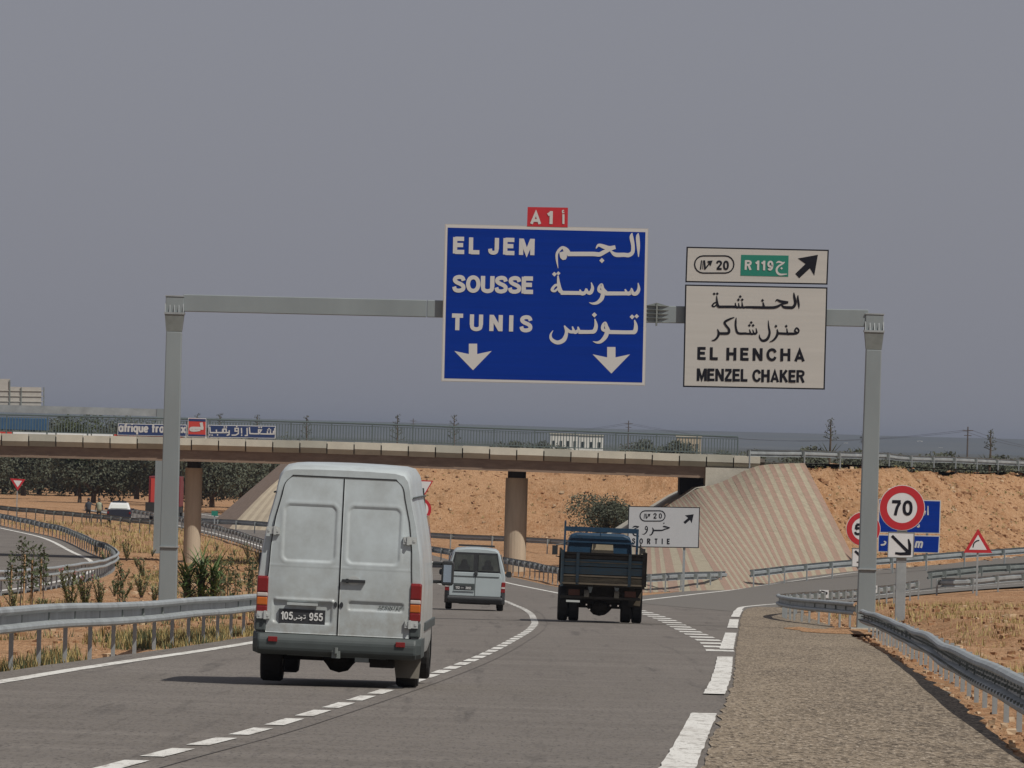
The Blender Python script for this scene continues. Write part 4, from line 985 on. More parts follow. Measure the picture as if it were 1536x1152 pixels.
# hinges
for x, z, par in ((-.80,1.79,dl), (.80,1.74,dr), (-.87,.80,dl), (.86,.765,dr)):
    h = MB(); h.box((x, -.02, z), (.155, .03, .085)).box((x-.02*(1 if x > 0 else -1), -.04, z), (.03, .03, .10)); h.box((x+.05, -.037, z), (.025, .012, .03)); h.box((x-.05, -.037, z), (.02, .012, .03)); h.build('hinge', M['hinge'], par, local=True)
hd = MB(); hd.box((.165, -.035, 1.24), (.27, .04, .035)); hd.box((.09, -.03, 1.24), (.03, .04, .05)); hd.build('handle', M['black'], dr, local=True)
MB().prism([(.165+.075*math.cos(a*PI/8), -.018, 1.245+.055*math.sin(a*PI/8)) for a in range(16)], (0, .012, 0)).build('handle_cup', M['hinge'], dr, local=True)
for x in (-.035, .035): MB().prism([(x+.02*math.cos(a*PI/5), -.022, .955+.035*math.sin(a*PI/5)) for a in range(10)], (0, .01, 0)).build('lock', M['black'], dl if x < 0 else dr, local=True)
lbox('plate_light_bar', (-.42, -.03, .945), (.36, .05, .03), M['white'], dl)
pl = lbox('number_plate', (-.42, -.004, .80), (.54, .02, .165), M['plate'], dl)
SV = lambda x, y, o: Vector((x, -.0155-o, -y))
t = MB(); text(t, '105', SV, -.665, -.755, -.525, -.755, .095, .002, .17); text(t, '955', SV, -.335, -.755, -.175, -.755, .095, .002, .17)
script(t, [[(60,40,10),(55,60,12),(30,66,12),(10,60,10)], [(80,60,10),(70,50,10),(62,62,10),(70,80,8),(58,92,6)], [(115,38,10),(112,60,12),(90,62,12)], [(35,30,7)], [(112,22,7)], [(98,22,7)], [(0,50,8),(2,75,10),(-25,88,10),(-30,60,6)]], SV, -.485, -.835, 1100, .002)
t.build('plate_lettering', M['plate_txt'], pl, local=True)
rim = MB()
for P in ([(-.686,-.722,.007),(-.154,-.722,.007),(-.154,-.878,.007),(-.686,-.878,.007),(-.686,-.722,.007)],): ribbon(rim, P, SV, .0015)
t = MB(); SV2 = lambda x, y, o: Vector((x, -.001-o, -y))
text(t, 'SPRINTER', SV2, .46, -.925, .735, -.925, .042, .003, .2, 1.0, slant=.3); t.build('badge_lettering', M['bumper'], dr, local=True)
# lights
for sx, zt_, in ((-1, 1.245), (1, 1.235)):
    l = MB(); hh = [(0,'red',.175),(1,'clear',.055),(2,'amber',.10),(3,'red',.10)]
    root = MB().box((sx*.895, .035, zt_-.215), (.135, .09, .45)).build('tail_light', M['red'], van, bevel=.02, local=True, label='left tail light' if sx < 0 else 'right tail light')
    z = zt_-.005
    for i, mn, h in hh:
        w = .125; c_ = (sx*.895, .0, z-h/2)
        b_ = MB(); b_.loft([[(c_[0]-w/2, -.018, z-h+.003), (c_[0]+w/2, -.018, z-h+.003), (c_[0]+w/2, .06, z-h+.003), (c_[0]-w/2, .06, z-h+.003)], [(c_[0]-w/2, -.018, z-.003), (c_[0]+w/2, -.018, z-.003), (c_[0]+w/2, .06, z-.003), (c_[0]-w/2, .06, z-.003)]])
        b_.build('lens', M[mn], root, bevel=.012, local=True); z -= h
    lbox('corner_trim', (sx*.90, .05, .70), (.13, .12, .18), M['bumper'], van, .02)
bp = MB(); bp.loft([[(x, y, z) for y, z in ((.22,.60),(-.06,.59),(-.10,.52),(-.09,.40),(.0,.345),(.22,.345))] for x in (-.93, .93)])
bp.build('bumper', M['bumper'], van, bevel=.03, local=True)
for sx in (-1, 1):
    bq = MB(); bq.loft([[(sx*.90, y, z) for y, z in ((.22,.60),(-.06,.59),(-.10,.52),(-.09,.40),(.0,.345),(.22,.345))], [(sx*.985, y+.09, z) for y, z in ((.35,.60),(-.03,.60),(-.06,.52),(-.04,.42),(.03,.37),(.35,.37))], [(sx*.995, y+.3, z) for y, z in ((.45,.60),(-.03,.60),(-.06,.52),(-.04,.42),(.03,.38),(.45,.38))]]); bq.build('bumper_corner', M['bumper'], van, bevel=.02, local=True)
    lbox('reflector', (sx*.745, -.105, .525), (.11, .02, .06), M['red'], van, .006)
uz = MB(); uz.box((0, .5, .40), (1.15, .08, .10)).box((-.45, 1.2, .42), (.09, 2.2, .12)).box((.45, 1.2, .42), (.09, 2.2, .12)).box((0, 1.15, .33), (1.4, .14, .13)); uz.tube([(-.2,.9,.33),(-.14,.9,.33),(-.07,.89,.31),(0,.88,.30),(.07,.89,.31),(.14,.9,.33),(.2,.9,.33)], [.05,.10,.15,.165,.15,.10,.05], 12); uz.box((-.3,.7,.345),(.22,.3,.08)).box((.1,1.6,.36),(.8,.1,.12)).tube([(.55,.2,.33),(.55,1.5,.35)],.045,8)
uz.box((.52, .55, .30), (.28, .5, .13)).box((0, 2.6, .38), (1.5, 3.6, .06)); uz.build('chassis', M['dark'], van, local=True)
th = MB(); th.box((0, .05, .37), (1.15, .05, .055)).box((0, -.01, .38), (.10, .16, .09)).tube([(0,-.10,.38),(0,-.13,.40),(0,-.13,.46)], .024, 8).box((-.25, -.0, .385), (.12, .05, .05)).box((.3, .02, .33), (.16, .05, .06)); th.build('tow_bar', M['galv_d'], van, local=True)
for x, y in ((-.80,1.1),(.80,1.1),(-.80,4.6),(.80,4.6)): add_wheel(van, x, y, .34, .26, M['galv_d'])
for sx in (1,):
    mf = MB(); mf.prism([(sx*.98, .62, .50), (sx*.62, .62, .50), (sx*.68, .60, .12), (sx*.95, .60, .12)], (0, .02, 0)); mf.build('mud_flap', mat('dusty_mud_flap', (.16,.145,.12), .9, var=.2), van, local=True)
for sx in (-1, 1):
    lbox('side_rubbing_strip', (sx*.972, 2.6, .72), (.03, 3.0, .10), M['bumper'], van, .008)
    mr = MB(); mr.tube([(sx*.93, 4.15, 1.42), (sx*1.04, 4.10, 1.42)], .02, 6).tube([(sx*.93, 4.15, 1.20), (sx*1.04, 4.10, 1.20)], .02, 6); mo = mr.build('mirror_arm', M['black'], van, local=True)
    MB().loft([[(sx*1.115+a*.075, y, 1.31+b*.15) for a, b in ((-.8,-1),(.8,-1),(1,-.8),(1,.8),(.8,1),(-.8,1),(-1,.8),(-1,-.8))] for y in (4.06, 4.16)]).build('mirror', M['black'], mo, local=True, bevel=.015)
    MB().prism([(sx*1.115-.05,4.055,1.20),(sx*1.115+.045,4.055,1.20),(sx*1.115+.045,4.055,1.41),(sx*1.115-.05,4.055,1.41)], (0,.004,0)).build('mirror_glass', mat('mirror_glass', (.35,.42,.5), .1, .6), mo, local=True)
gut_ = MB()
for sx in (-1, 1):
    gut_.tube([(sx*.815, .10, 2.235), (sx*.818, 1.5, 2.24), (sx*.818, 3.6, 2.24)], .012, 5)
gut_.build('roof_gutter', M['bumper'], van, local=True)
rf = MB(); rf.box((0, .055, 2.505), (1.1, .05, .03)); 
# hidden front, still modelled
MB().prism([(-.78,4.07,2.30),(.78,4.07,2.30),(.86,4.80,1.48),(-.86,4.80,1.48)], (0,.03,.03)).build('windscreen', M['glass'], van, local=True)
for sx in (-1, 1): MB().prism([(sx*.885,3.35,1.45),(sx*.885,4.3,1.45),(sx*.83,4.05,2.0),(sx*.83,3.35,2.0)], (sx*.03,0,0)).build('side_window', M['glass'], van, local=True)

# ---- small van further on
c = G(711, 918)
sv = thing('small_van', 'small pale silver van with two rear windows, ahead of the big white van', 'van', (c.x, c.y, z0(c.x, c.y)+.045), 0.006, None, 0, math.radians(.9))
SP = [(.55,.24),(.80,.26),(.855,.40),(.865,.70),(.86,1.0),(.835,1.12),(.76,1.38),(.69,1.60),(.64,1.70),(.56,1.76),(.3,1.79),(0,1.80)]
st2 = [(.05,.96,1.76),(.14,1,1.79),(1.0,1,1.82),(2.0,1,1.80),(2.6,.98,1.66),(3.1,.96,1.22),(3.3,.95,1.02),(3.9,.92,.92),(4.05,.82,.80)]
MB().loft(vbody(SP, st2, 1.80)).build('body', M['white2'], sv, smooth=True, local=True)
o = [x for x in sv.children if x.name.startswith('body')][0]; e_ = o.modifiers.new('es', 'EDGE_SPLIT'); e_.split_angle = math.radians(40)
MB().prism([(-.72,.03,1.085),(.72,.03,1.085),(.61,.045,1.66),(-.61,.045,1.66)], (0,.02,0)).build('rear_window_frame', M['black'], sv, local=True)
M['glass2'] = mat('hazy_rear_glass', (.075,.08,.072), .15, 0, col2=(.03,.036,.033), scale=2.2, spec=.5)
for sx in (-1, 1):
    MB().prism([(sx*.07,.015,1.14),(sx*.67,.015,1.14),(sx*.58,.03,1.60),(sx*.07,.03,1.60)], (0,.012,0)).build('rear_window', M['glass2'], sv, local=True)
    MB().loft([[(sx*.34+a*w_, .015, z_) for a in (-1, 1)] for w_, z_ in ((.17,1.16),(.16,1.26),(.09,1.32),(.08,1.42),(.04,1.46))], close=False, cap=False).build('headrest_silhouette', M['black'], sv, local=True)
MB().prism([(x, -.005, z) for x, z in ((-.74,.36),(.74,.36),(.75,.92),(.70,1.09),(-.70,1.09),(-.75,.92))], (0, .06, 0)).build('tailgate', M['white2'], sv, bevel=.015, local=True)
lbox('door_seam', (0, -.01, .74), (.014, .01, .72), M['bumper'], sv); lbox('crease_shade_strip', (0, -.012, .975), (1.36, .014, .022), M['bumper'], sv)  # the crease is a dark strip, its shade put into the colour
lbox('badge', (.01, -.03, 1.06), (.10, .04, .12), M['black'], sv, .02)
lbox('plate_recess_shade', (-.32, -.008, .66), (.60, .012, .21), M['bumper'], sv, .003)  # raised dark panel; its colour stands for the shade inside the plate recess
o = lbox('number_plate', (-.33, -.018, .64), (.50, .012, .12), M['plate'], sv)
SV3 = lambda x, y, o: Vector((x, -.026-o, -y))
t = MB(); text(t, '112', SV3, -.56, -.60, -.44, -.60, .075, .002, .18); text(t, '2055', SV3, -.27, -.60, -.11, -.60, .075, .002, .18)
script(t, [[(0,0,9),(30,10,9),(60,0,9)], [(70,-5,9),(80,15,9)], [(35,-15,8)]], SV3, -.41, -.64, 1000, .002); t.build('plate_lettering', M['plate_txt'], o, local=True)
lbox('plate_lip', (-.32, -.02, .555), (.60, .03, .022), M['white2'], sv)
for sx in (-1, 1):
    a = MB(); a.prism([(sx*.74,-.005,.54),(sx*.865,.01,.54),(sx*.87,.02,.84),(sx*.76,-.005,.84)], (0,.10,0)); o = a.build('tail_light', M['red'], sv, local=True, bevel=.01)
    MB().prism([(sx*.75,-.012,.655),(sx*.86,.0,.655),(sx*.865,.005,.70),(sx*.755,-.012,.70)], (0,.01,0)).build('clear_lens', M['clear'], o, local=True)
    m = MB(); m.loft([[(sx*(.97+a_*.085), y, 1.03+b_*.085) for a_, b_ in ((-.6,-1),(.6,-1),(1,-.5),(1,.5),(.6,1),(-.6,1),(-1,.5),(-1,-.5))] for y in (2.3, 2.42)]); m.tube([(sx*.85,2.36,1.0),(sx*.92,2.36,1.0)], .03, 6); m.build('mirror', M['black'], sv, local=True)
b_ = MB(); b_.loft([[(x, y, z) for y, z in ((.25,.50),(-.07,.40),(-.10,.33),(-.05,.20),(.25,.18))] for x in (-.80,.80)]); b_.build('bumper', M['black'], sv, bevel=.03, local=True)
for sx in (-1, 1): MB().loft([[(sx*.78, y, z) for y, z in ((.25,.56),(-.07,.54),(-.09,.33),(-.05,.20),(.25,.18))], [(sx*.87, y+.1, z) for y, z in ((.4,.56),(-.02,.54),(-.04,.33),(-.0,.20),(.4,.18))]]).build('bumper_corner', M['black'], sv, bevel=.02, local=True)
MB().box((0,1.9,.26),(1.5,3.2,.12)).box((0,.3,.22),(.9,.3,.10)).build('underside', M['dark'], sv, local=True)
for x, y in ((-.74,.75),(.74,.75),(-.74,3.35),(.74,3.35)): add_wheel(sv, x, y, .30, .19, M['galv_d'])
MB().box((0,.5,1.84),(1.05,.05,.03)).box((0,1.6,1.85),(1.05,.05,.03)).build('roof_bars', M['black'], sv, local=True)
MB().prism([(-.66,2.62,1.60),(.66,2.62,1.60),(.74,3.12,1.18),(-.74,3.12,1.18)], (0,.03,.03)).build('windscreen', M['glass'], sv, local=True)
for sx in (-1,1): MB().prism([(sx*.84,1.9,1.12),(sx*.84,2.85,1.12),(sx*.73,2.5,1.6),(sx*.70,1.9,1.6)], (sx*.02,0,0)).build('side_window', M['glass'], sv, local=True)

# ---- open truck
c = G(899, 937)
tk = thing('flatbed_truck', 'old dark blue drop-side truck seen from behind in the right lane', 'truck', (c.x+.0, c.y, z0(c.x, c.y)+.045), 0.004, None, 0, math.radians(.8))
bed = MB(); bed.box((.05, 2.0, .93), (2.06, 4.0, .08)); bed.build('bed_floor', M['tgrime'], tk, local=True)
tg = MB(); tg.box((.05, -.02, 1.32), (2.04, .03, .74)); tgo = tg.build('tailgate', M['tgrime'], tk, local=True)
zz = .98
for h, mm in ((.15,'twood'),(.06,'ttan'),(.20,'tblue2'),(.19,'tblue2'),(.10,'tgrime')):
    MB().box((.05, -.05-.004*(zz*7 % 3), zz+h/2), (2.02, .03, h-.02)).build('plank', M[mm], tgo, local=True, bevel=.004); zz += h
for x in (-.60, .70, -.98, 1.05): lbox('stake', (x, -.09, 1.33), (.075, .05, .80 if abs(x) < .9 else .9), M['tblue2'] if x < 1 else M['tgrime'], tgo)
lbox('top_rail', (.05, -.07, 1.715), (2.08, .07, .055), M['tgrime'], tgo); lbox('bottom_rail', (.05, -.085, .965), (2.06, .06, .045), M['ttan'], tgo)
lbox('mid_rail', (.05, -.082, 1.50), (1.95, .03, .02), M['twood'], tgo)
for sx in (-1, 1):
    s = MB()
    for z in (1.08, 1.30, 1.52): s.box((.05+sx*1.02, 2.0, z), (.04, 4.0, .19))
    s.box((.05+sx*1.02, 2.0, 1.68), (.06, 4.0, .05)); s.build('side_board', M['tblue2'] if sx < 0 else M['twood'], tk, local=True)
    s = MB()
    for y in (.0, 1.3, 2.7, 3.95): s.box((.05+sx*1.05, y, 1.36), (.05, .07, .85))
    s.build('side_stakes', M['tgrime'], tk, local=True)
hb_ = MB(); hb_.box((.02,3.98,2.27),(1.86,.05,.12)).box((.02,3.98,1.95),(1.7,.04,.04)); hb_.box((-.90,3.98,1.75),(.05,.06,1.4)).box((.94,3.98,1.75),(.06,.06,1.15)).box((0,3.98,2.15),(.03,.04,.2)).box((.93,3.6,2.0),(.05,.05,.5)).box((-.90,3.98,2.42),(.03,.03,.12))
hb_.build('headboard_rack', M['tblue'], tk, local=True)
cb = [( -.80, .8), (-.84, 1.5), (-.80, 2.0), (-.74, 2.12), (-.6, 2.17), (.6, 2.17), (.74, 2.12), (.80, 2.0), (.84, 1.5), (.80, .8)]
MB().loft([[(x*s_, y, .8+(z-.8)*h_) for x, z in cb] for y, s_, h_ in ((4.15,.98,.97),(4.22,1,1),(5.2,1,1),(5.45,1,.97),(5.9,.98,.55),(6.4,.95,.42))]).build('cab', M['tblue'], tk, local=True, smooth=False, bevel=.02)
MB().prism([(-.22,4.10,1.62),(.36,4.10,1.62),(.33,4.11,1.90),(-.19,4.11,1.90)], (0,.06,0)).build('cab_rear_window', M['ttan'], tk, local=True, label='tan pane coloured as the sunlit view through the small rear window of the cab')  # opaque pane; the sunlit view is put into its tan colour
MB().prism([(-.74,5.47,1.95),(.74,5.47,1.95),(.78,5.85,1.42),(-.78,5.85,1.42)], (0,.04,.04)).build('windscreen', M['glass'], tk, local=True)
ch = MB(); ch.box((-.35,3,.72),(.12,6.2,.18)).box((.40,3,.72),(.12,6.2,.18)).box((.0,.6,.78),(1.7,.12,.22)).box((0,1.5,.80),(1.9,.3,.16)).box((0,3.0,.80),(1.9,.3,.16)).box((0,.15,.62),(1.95,.08,.075)).box((0,1.25,.42),(1.7,.16,.16)); ch.tube([(-.3,1.25,.40),(-.18,1.25,.37),(-.1,1.2,.35),(0,1.15,.34),(.1,1.2,.35),(.2,1.25,.37),(.3,1.25,.40)], [.06,.13,.18,.20,.18,.13,.06], 12)
ch.box((0,2.2,.66),(1.6,2.2,.22)).box((0,5.3,.6),(1.5,1.9,.35)); ch.build('chassis', M['tgrime'], tk, local=True)
for x in (-.26, .40): MB().prism([(x-.07,.0,.93),(x+.07,.0,.93),(x+.02,.0,.74),(x-.03,.0,.74)], (0,.05,0)).build('tailgate_bracket', M['galv_d'], tk, local=True)
lbox('rear_panel', (-.66, .10, .735), (.28, .03, .15), M['brown'], tk); lbox('rear_panel', (.74, .10, .735), (.28, .03, .15), M['brown'], tk)
lbox('step', (-.68, .05, .515), (.34, .14, .05), M['hinge'], tk); lbox('bumper_bar', (0, .08, .62), (2.0, .05, .06), M['tgrime'], tk)
MB().prism([(1.04,.62,.86),(.70,.62,.86),(.72,.62,.42),(1.0,.62,.42)], (0,.02,0)).build('mud_flap', M['tgrime'], tk, local=True)
MB().prism([(1.045,.60,.84),(.84,.60,.46),(1.005,.60,.44)], (0,.015,0)).build('flap_patch', M['ttan'], tk, local=True)
for x in (-.34, -.26, .26, .45): lbox('lamp', (x, .06, .44 if x != -.26 else .32), (.035, .03, .035), M['clear'], tk)
for x in (-.92,-.64,.66,.94): add_wheel(tk, x, 1.25, .45, .25, M['tgrime'])
for x in (-.80,.80): add_wheel(tk, x, 5.2, .42, .22, M['tgrime'])
for sx in (-1, 1):
    m = MB(); m.box((sx*1.12-.01, 5.0, 1.70), (.14, .06, .24)).tube([(sx*.82,5.1,1.9),(sx*1.1,5.0,1.83)], .015, 5).tube([(sx*.82,5.1,1.5),(sx*1.1,5.0,1.55)], .015, 5); m.build('mirror', M['black'], tk, local=True)
sp_w = MB(); sp_w.tube([(1.0,3.5,1.0),(1.02,3.5,1.95)], .02, 5); sp_w.build('stay', M['tgrime'], tk, local=True)

# ---- police pickup, people, red truck on the far road
p = at(178, 785, 560); bz = -6.75
pc = thing('patrol_car', 'small white-topped patrol car parked behind the far guardrail at left', 'car', (p.x, 560, bz-.05), math.radians(2))
PP = [(.50,.25),(.78,.27),(.84,.45),(.85,.72),(.83,.88),(.80,.95),(.70,1.30),(.62,1.40),(.3,1.44),(0,1.45)]
MB().loft(vbody([(x, z) for x, z in PP if z < .97] + [(.7,.98),(0,.99)], [(.05,.95,.97),(.15,1,.99),(4.0,1,.99),(4.3,.9,.93)], .99)).build('body', M['navy'], pc, local=True)
MB().loft([[(-.78,.12,.96),(.78,.12,.96),(.78,2.9,.96),(-.78,2.9,.96)], [(-.62,.35,1.42),(.62,.35,1.42),(.62,2.2,1.44),(-.62,2.2,1.44)]]).build('cabin', M['swhite'], pc, local=True, bevel=.05)
MB().prism([(-.60,.15,1.04),(.60,.15,1.04),(.53,.27,1.30),(-.53,.27,1.30)], (0,-.03,0)).build('rear_window', M['hinge'], pc, local=True)
t = MB(); text(t, 'TIRE', lambda x, y, o: Vector((x, .10-o, -y)), -.35, -1.12, .35, -1.12, .10, .02, .3); 
MB().box((0,1.1,1.49),(1.0,.28,.11)).build('light_bar', M['navy'], pc, local=True)
for sx in (-1, 1): lbox('tail_light', (sx*.76,.03,.74), (.12,.04,.14), M['red'], pc); lbox('mirror', (sx*.93,2.2,.98), (.2,.06,.13), M['navy'], pc)
for x, y in ((-.72,.8),(.72,.8),(-.72,3.3),(.72,3.3)): add_wheel(pc, x, y, .31, .2, M['galv_d'])
p = at(245, 787, 585)
rt = thing('red_truck', 'red truck parked on the far road, hidden behind the left gantry post', 'truck', (p.x, 585, -6.85), 0)
lbox('cargo_box', (0, 3.0, 2.15), (2.3, 5.5, 2.2), M['redtruck'], rt, .03); lbox('cab', (0, 7.0, 1.9), (2.2, 1.8, 2.1), M['redtruck'], rt, .1); lbox('chassis', (0, 3.9, .85), (2.2, 7.4, .5), M['dark'], rt)
lbox('bumper', (-1.0, .1, 1.0), (.7, .3, .7), M['dark'], rt)
lbox('frame', (0, .22, 2.15), (2.0, .06, 1.9), M['banner_red'], rt)
for x in (-.95, .95):
    for y in (1.5, 6.9): add_wheel(rt, x, y, .5, .3, M['galv_d'])
def person(label, px, pyf, Y, top, legs, turn, arm):
    p = at(px, pyf, Y); g = thing('person', label, 'person', (p.x, Y, p.z), turn)
    V = [(0,0,.92),(0,0,1.15),(0,.0,1.40),(0,0,1.52),(0,.01,1.62),(0,.02,1.72),
         (-.10,0,.88),(-.11,.02,.48),(-.12,0,.08),(-.12,-.14,.04),(.10,0,.88),(.12,.02,.48),(.14,0,.08),(.14,-.14,.04),
         (-.19,0,1.40),(-.25,.02,1.12),(-.24,-.10,.88),(.19,0,1.40)] + arm
    E_ = [(0,1),(1,2),(2,3),(3,4),(4,5),(0,6),(6,7),(7,8),(8,9),(0,10),(10,11),(11,12),(12,13),(2,14),(14,15),(15,16),(2,17),(17,18),(18,19)]
    rad = [.15,.14,.16,.06,.095,.07,.10,.07,.05,.045,.10,.07,.05,.045,.065,.05,.035,.065,.05,.035]
    me = bpy.data.meshes.new('body'); me.from_pydata(V, E_, []); o = bpy.data.objects.new('body', me); sc.collection.objects.link(o); o.parent = g
    sk = o.modifiers.new('skin', 'SKIN'); me.skin_vertices.new() if not me.skin_vertices else None
    for i, r in enumerate(rad): me.skin_vertices[0].data[i].radius = (r, r*.8)
    me.skin_vertices[0].data[0].use_root = True
    sb = o.modifiers.new('sub', 'SUBSURF'); sb.levels = 1; sb.render_levels = 1; me.materials.append(legs)
    sh = MB(); sh.loft([[(x*rx, y*ry, z) for x, y in [(math.cos(a*PI/5), math.sin(a*PI/5)) for a in range(10)]] for z, rx, ry in ((.86,.19,.14),(1.05,.18,.13),(1.3,.22,.14),(1.44,.20,.12),(1.50,.09,.08))]); sh.build('shirt', top, g, local=True, smooth=True)
    hd_ = MB(); hd_.loft([[(x*r_, .01+y*r_*1.1, z) for x, y in [(math.cos(a*PI/5), math.sin(a*PI/5)) for a in range(10)]] for z, r_ in ((1.54,.05),(1.58,.085),(1.66,.10),(1.74,.08),(1.78,.03))]); hd_.build('head', M['skin'], g, local=True, smooth=True)
    hr = MB(); hr.loft([[(x*r_, .0-y*r_*1.1, z) for x, y in [(math.cos(a*PI/5), math.sin(a*PI/5)) for a in range(10)]] for z, r_ in ((1.66,.105),(1.74,.09),(1.80,.04))]); hr.build('hair', M['black'], g, local=True, smooth=True)
    return g
person('person in dark clothes standing beside the tree trunk, left of the pair', 132, 785, 560, M['cloth_d'], M['cloth_d'], .4, [(.32,-.05,1.30),(.55,-.10,1.28)])
person('person in a pale khaki shirt and dark trousers standing next to the patrol car', 148, 785.5, 560, M['cloth_k'], M['cloth_d'], -.3, [(.27,.02,1.12),(.26,-.08,.88)])
# blue vehicle on the bridge deck, behind the railing
p = at(30, 650, 404)
bt = thing('box_truck', 'dark blue vehicle body glimpsed behind the bridge railing at far left', 'truck', (p.x-1.1, 404.5, zc(p.x)), math.radians(90))
bt.location.x = at(75, 650, 404).x - 0.05
lbox('box_body', (0, 2.9, .50), (1.9, 5.6, .62), M['bluebox'], bt, .03); lbox('chassis', (0, 3.5, .40), (1.6, 6.6, .18), M['dark'], bt); lbox('cab', (0, 6.6, .5), (1.8, 1.5, .62), M['bluebox'], bt, .08)
for x in (-.8,.8):
    for y in (1.0, 6.2): add_wheel(bt, x, y, .3, .2, M['galv_d'])
# ------------------------------------------------------------------ vegetation
rnd = random.Random(7)
def leaf_cloud(mb, centers, n, size, flat=.7, r=rnd, mi=0):
    """many small leaf clumps spread through lumpy lobes"""
    for _ in range(n):
        cx, cy, cz, R = centers[r.randrange(len(centers))]
        while True:
            a, b, c = r.uniform(-1,1), r.uniform(-1,1), r.uniform(-1,1); q = a*a+b*b+c*c
            if .12 < q < 1: break
        k = 1.0 if r.random() < .75 else 1.12
        p = Vector((cx+a*R*k, cy+b*R*k, cz+c*R*flat*k)); s = size*r.uniform(.5, 1.3)
        u = Vector((r.gauss(0,1), r.gauss(0,1), r.gauss(0,1))).normalized(); v = u.cross(Vector((r.gauss(0,1), r.gauss(0,1), r.gauss(0,1)))).normalized()
        mb.add([p-u*s, p+v*s*.45, p+u*s, p-v*s*.45], [(0,1,2,3)], mi)
def tree_mesh(h, w, lobes, n, size, seed, trunk_h=1.1, mat_='leaf_o'):
    r = random.Random(seed); cs = []
    for i in range(lobes):
        a = r.uniform(0, 2*PI); d = r.uniform(0, 1)**.6*w*.34; R = r.uniform(.17, .30)*w
        zc_ = trunk_h + (h-trunk_h)*r.uniform(.22, .80) - d*.25
        cs.append((math.cos(a)*d, math.sin(a)*d, zc_, R))
    cr_ = MB(); leaf_cloud(cr_, cs, n, size, .8, r)
    tr = MB(); tr.tube([(0,0,-.4),(.05,0,.5),(.0,.05,trunk_h)], [.26,.2,.17], 8)
    for i in range(5):
        x, y, z, R = cs[i]; tr.tube([(0,.05,trunk_h-.15),(x*.5,y*.5,(trunk_h+z)/2),(x,y,z)], [.13,.09,.03], 6)
    return cr_, tr
def make_tree(name, label, cat, args, m='leaf_o', group=None):
    g = thing(name, label, cat, (0,0,0), 0, group); a, b = tree_mesh(*args)
    a.build('crown', M[m], g, local=True); b.build('trunk', M['bark'], g, local=True); return g
def place(proto, used, x, y, z, s, rz, label, sz=None):
    o = proto if proto.name not in used else copy_tree(proto)
    used.add(proto.name); o.location = (x, y, z); o.scale = (s, s, sz or s); o.rotation_euler = (0, 0, rz); o['label'] = label; return o
used = set()
OG = 'olive trees of the grove beyond the road'
ol = [make_tree('olive_tree', '', 'tree', (5.6, 7.6, 17, 9000, .16, 11+i, .55), 'leaf_o', OG) for i in range(3)]
k = 0
front = [(140,745,700,1.0,'olive tree with a forked trunk behind the two standing people'), (35,735,730,1.0,'olive tree just left of the far give-way sign'), (-45,740,720,1.05,'leftmost olive tree at the edge of the picture'), (85,728,800,1.0,'olive tree set back between the give-way sign and the people'),
         (205,740,720,1.0,'olive tree behind the patrol car'), (262,742,700,1.05,'olive tree behind the red truck'), (318,752,650,.95,'olive tree right of the round column'), (362,750,660,.9,'olive tree above the left striped slope'), (300,748,690,1.1,'olive tree directly behind the left round column'), (405,742,690,.95,'olive tree half hidden by the big white van')]
for px, py, Y, s, lab in front:
    p = at(px, py, Y); place(ol[k % 3], used, p.x, Y, p.z-.1, s, k*1.3, lab, s*1.05); k += 1
X = -62
ORD = ['first','second','third','fourth','fifth','sixth','seventh','eighth','ninth','tenth','eleventh','twelfth','thirteenth','fourteenth','fifteenth','sixteenth','seventeenth','eighteenth','nineteenth','twentieth','twenty-first','twenty-second','twenty-third','twenty-fourth','twenty-fifth','twenty-sixth']
row = 0
for Y in (780, 830, 900, 960, 1040):
    px = -70 + (row*23) % 40; n_ = 0
    while px < 620:
        q_ = at(px, 700, Y); nm = ('front', 'second', 'third', 'fourth', 'rearmost')[row]
        o = place(ol[(k+row) % 3], used, q_.x + rnd.uniform(-.8,.8), Y + rnd.uniform(-8,8), -6.9, (rnd.uniform(.95,1.2)*(1+row*.05) if px < 245 else rnd.uniform(.78,.92)), rnd.uniform(0,6), 'olive tree, %s from the left in the %s row of the grove' % (ORD[n_], nm)); n_ += 1
        px += 46 + rnd.uniform(-6, 8); k += 1
    row += 1
# young embankment bush behind the truck
b1 = make_tree('bush', 'rounded green bush between the bridge column and the SORTIE sign', 'bush', (3.5, 4.8, 16, 11000, .085, 31, .25), 'leaf_o')
p = at(905, 812, 428); b1.location = (p.x, 428, p.z-.2); b1.scale = (1, 1, .80)
# tree top above the bridge railing at left
b2 = make_tree('tall_tree', 'dark pointed tree top showing above the bridge railing at left', 'tree', (9.0, 5.0, 16, 8000, .15, 35, 1.5), 'leaf_b')
p = at(123, 602, 700); b2.location = (p.x, 700, -6.9); b2.scale = (.85,.85,1.02)
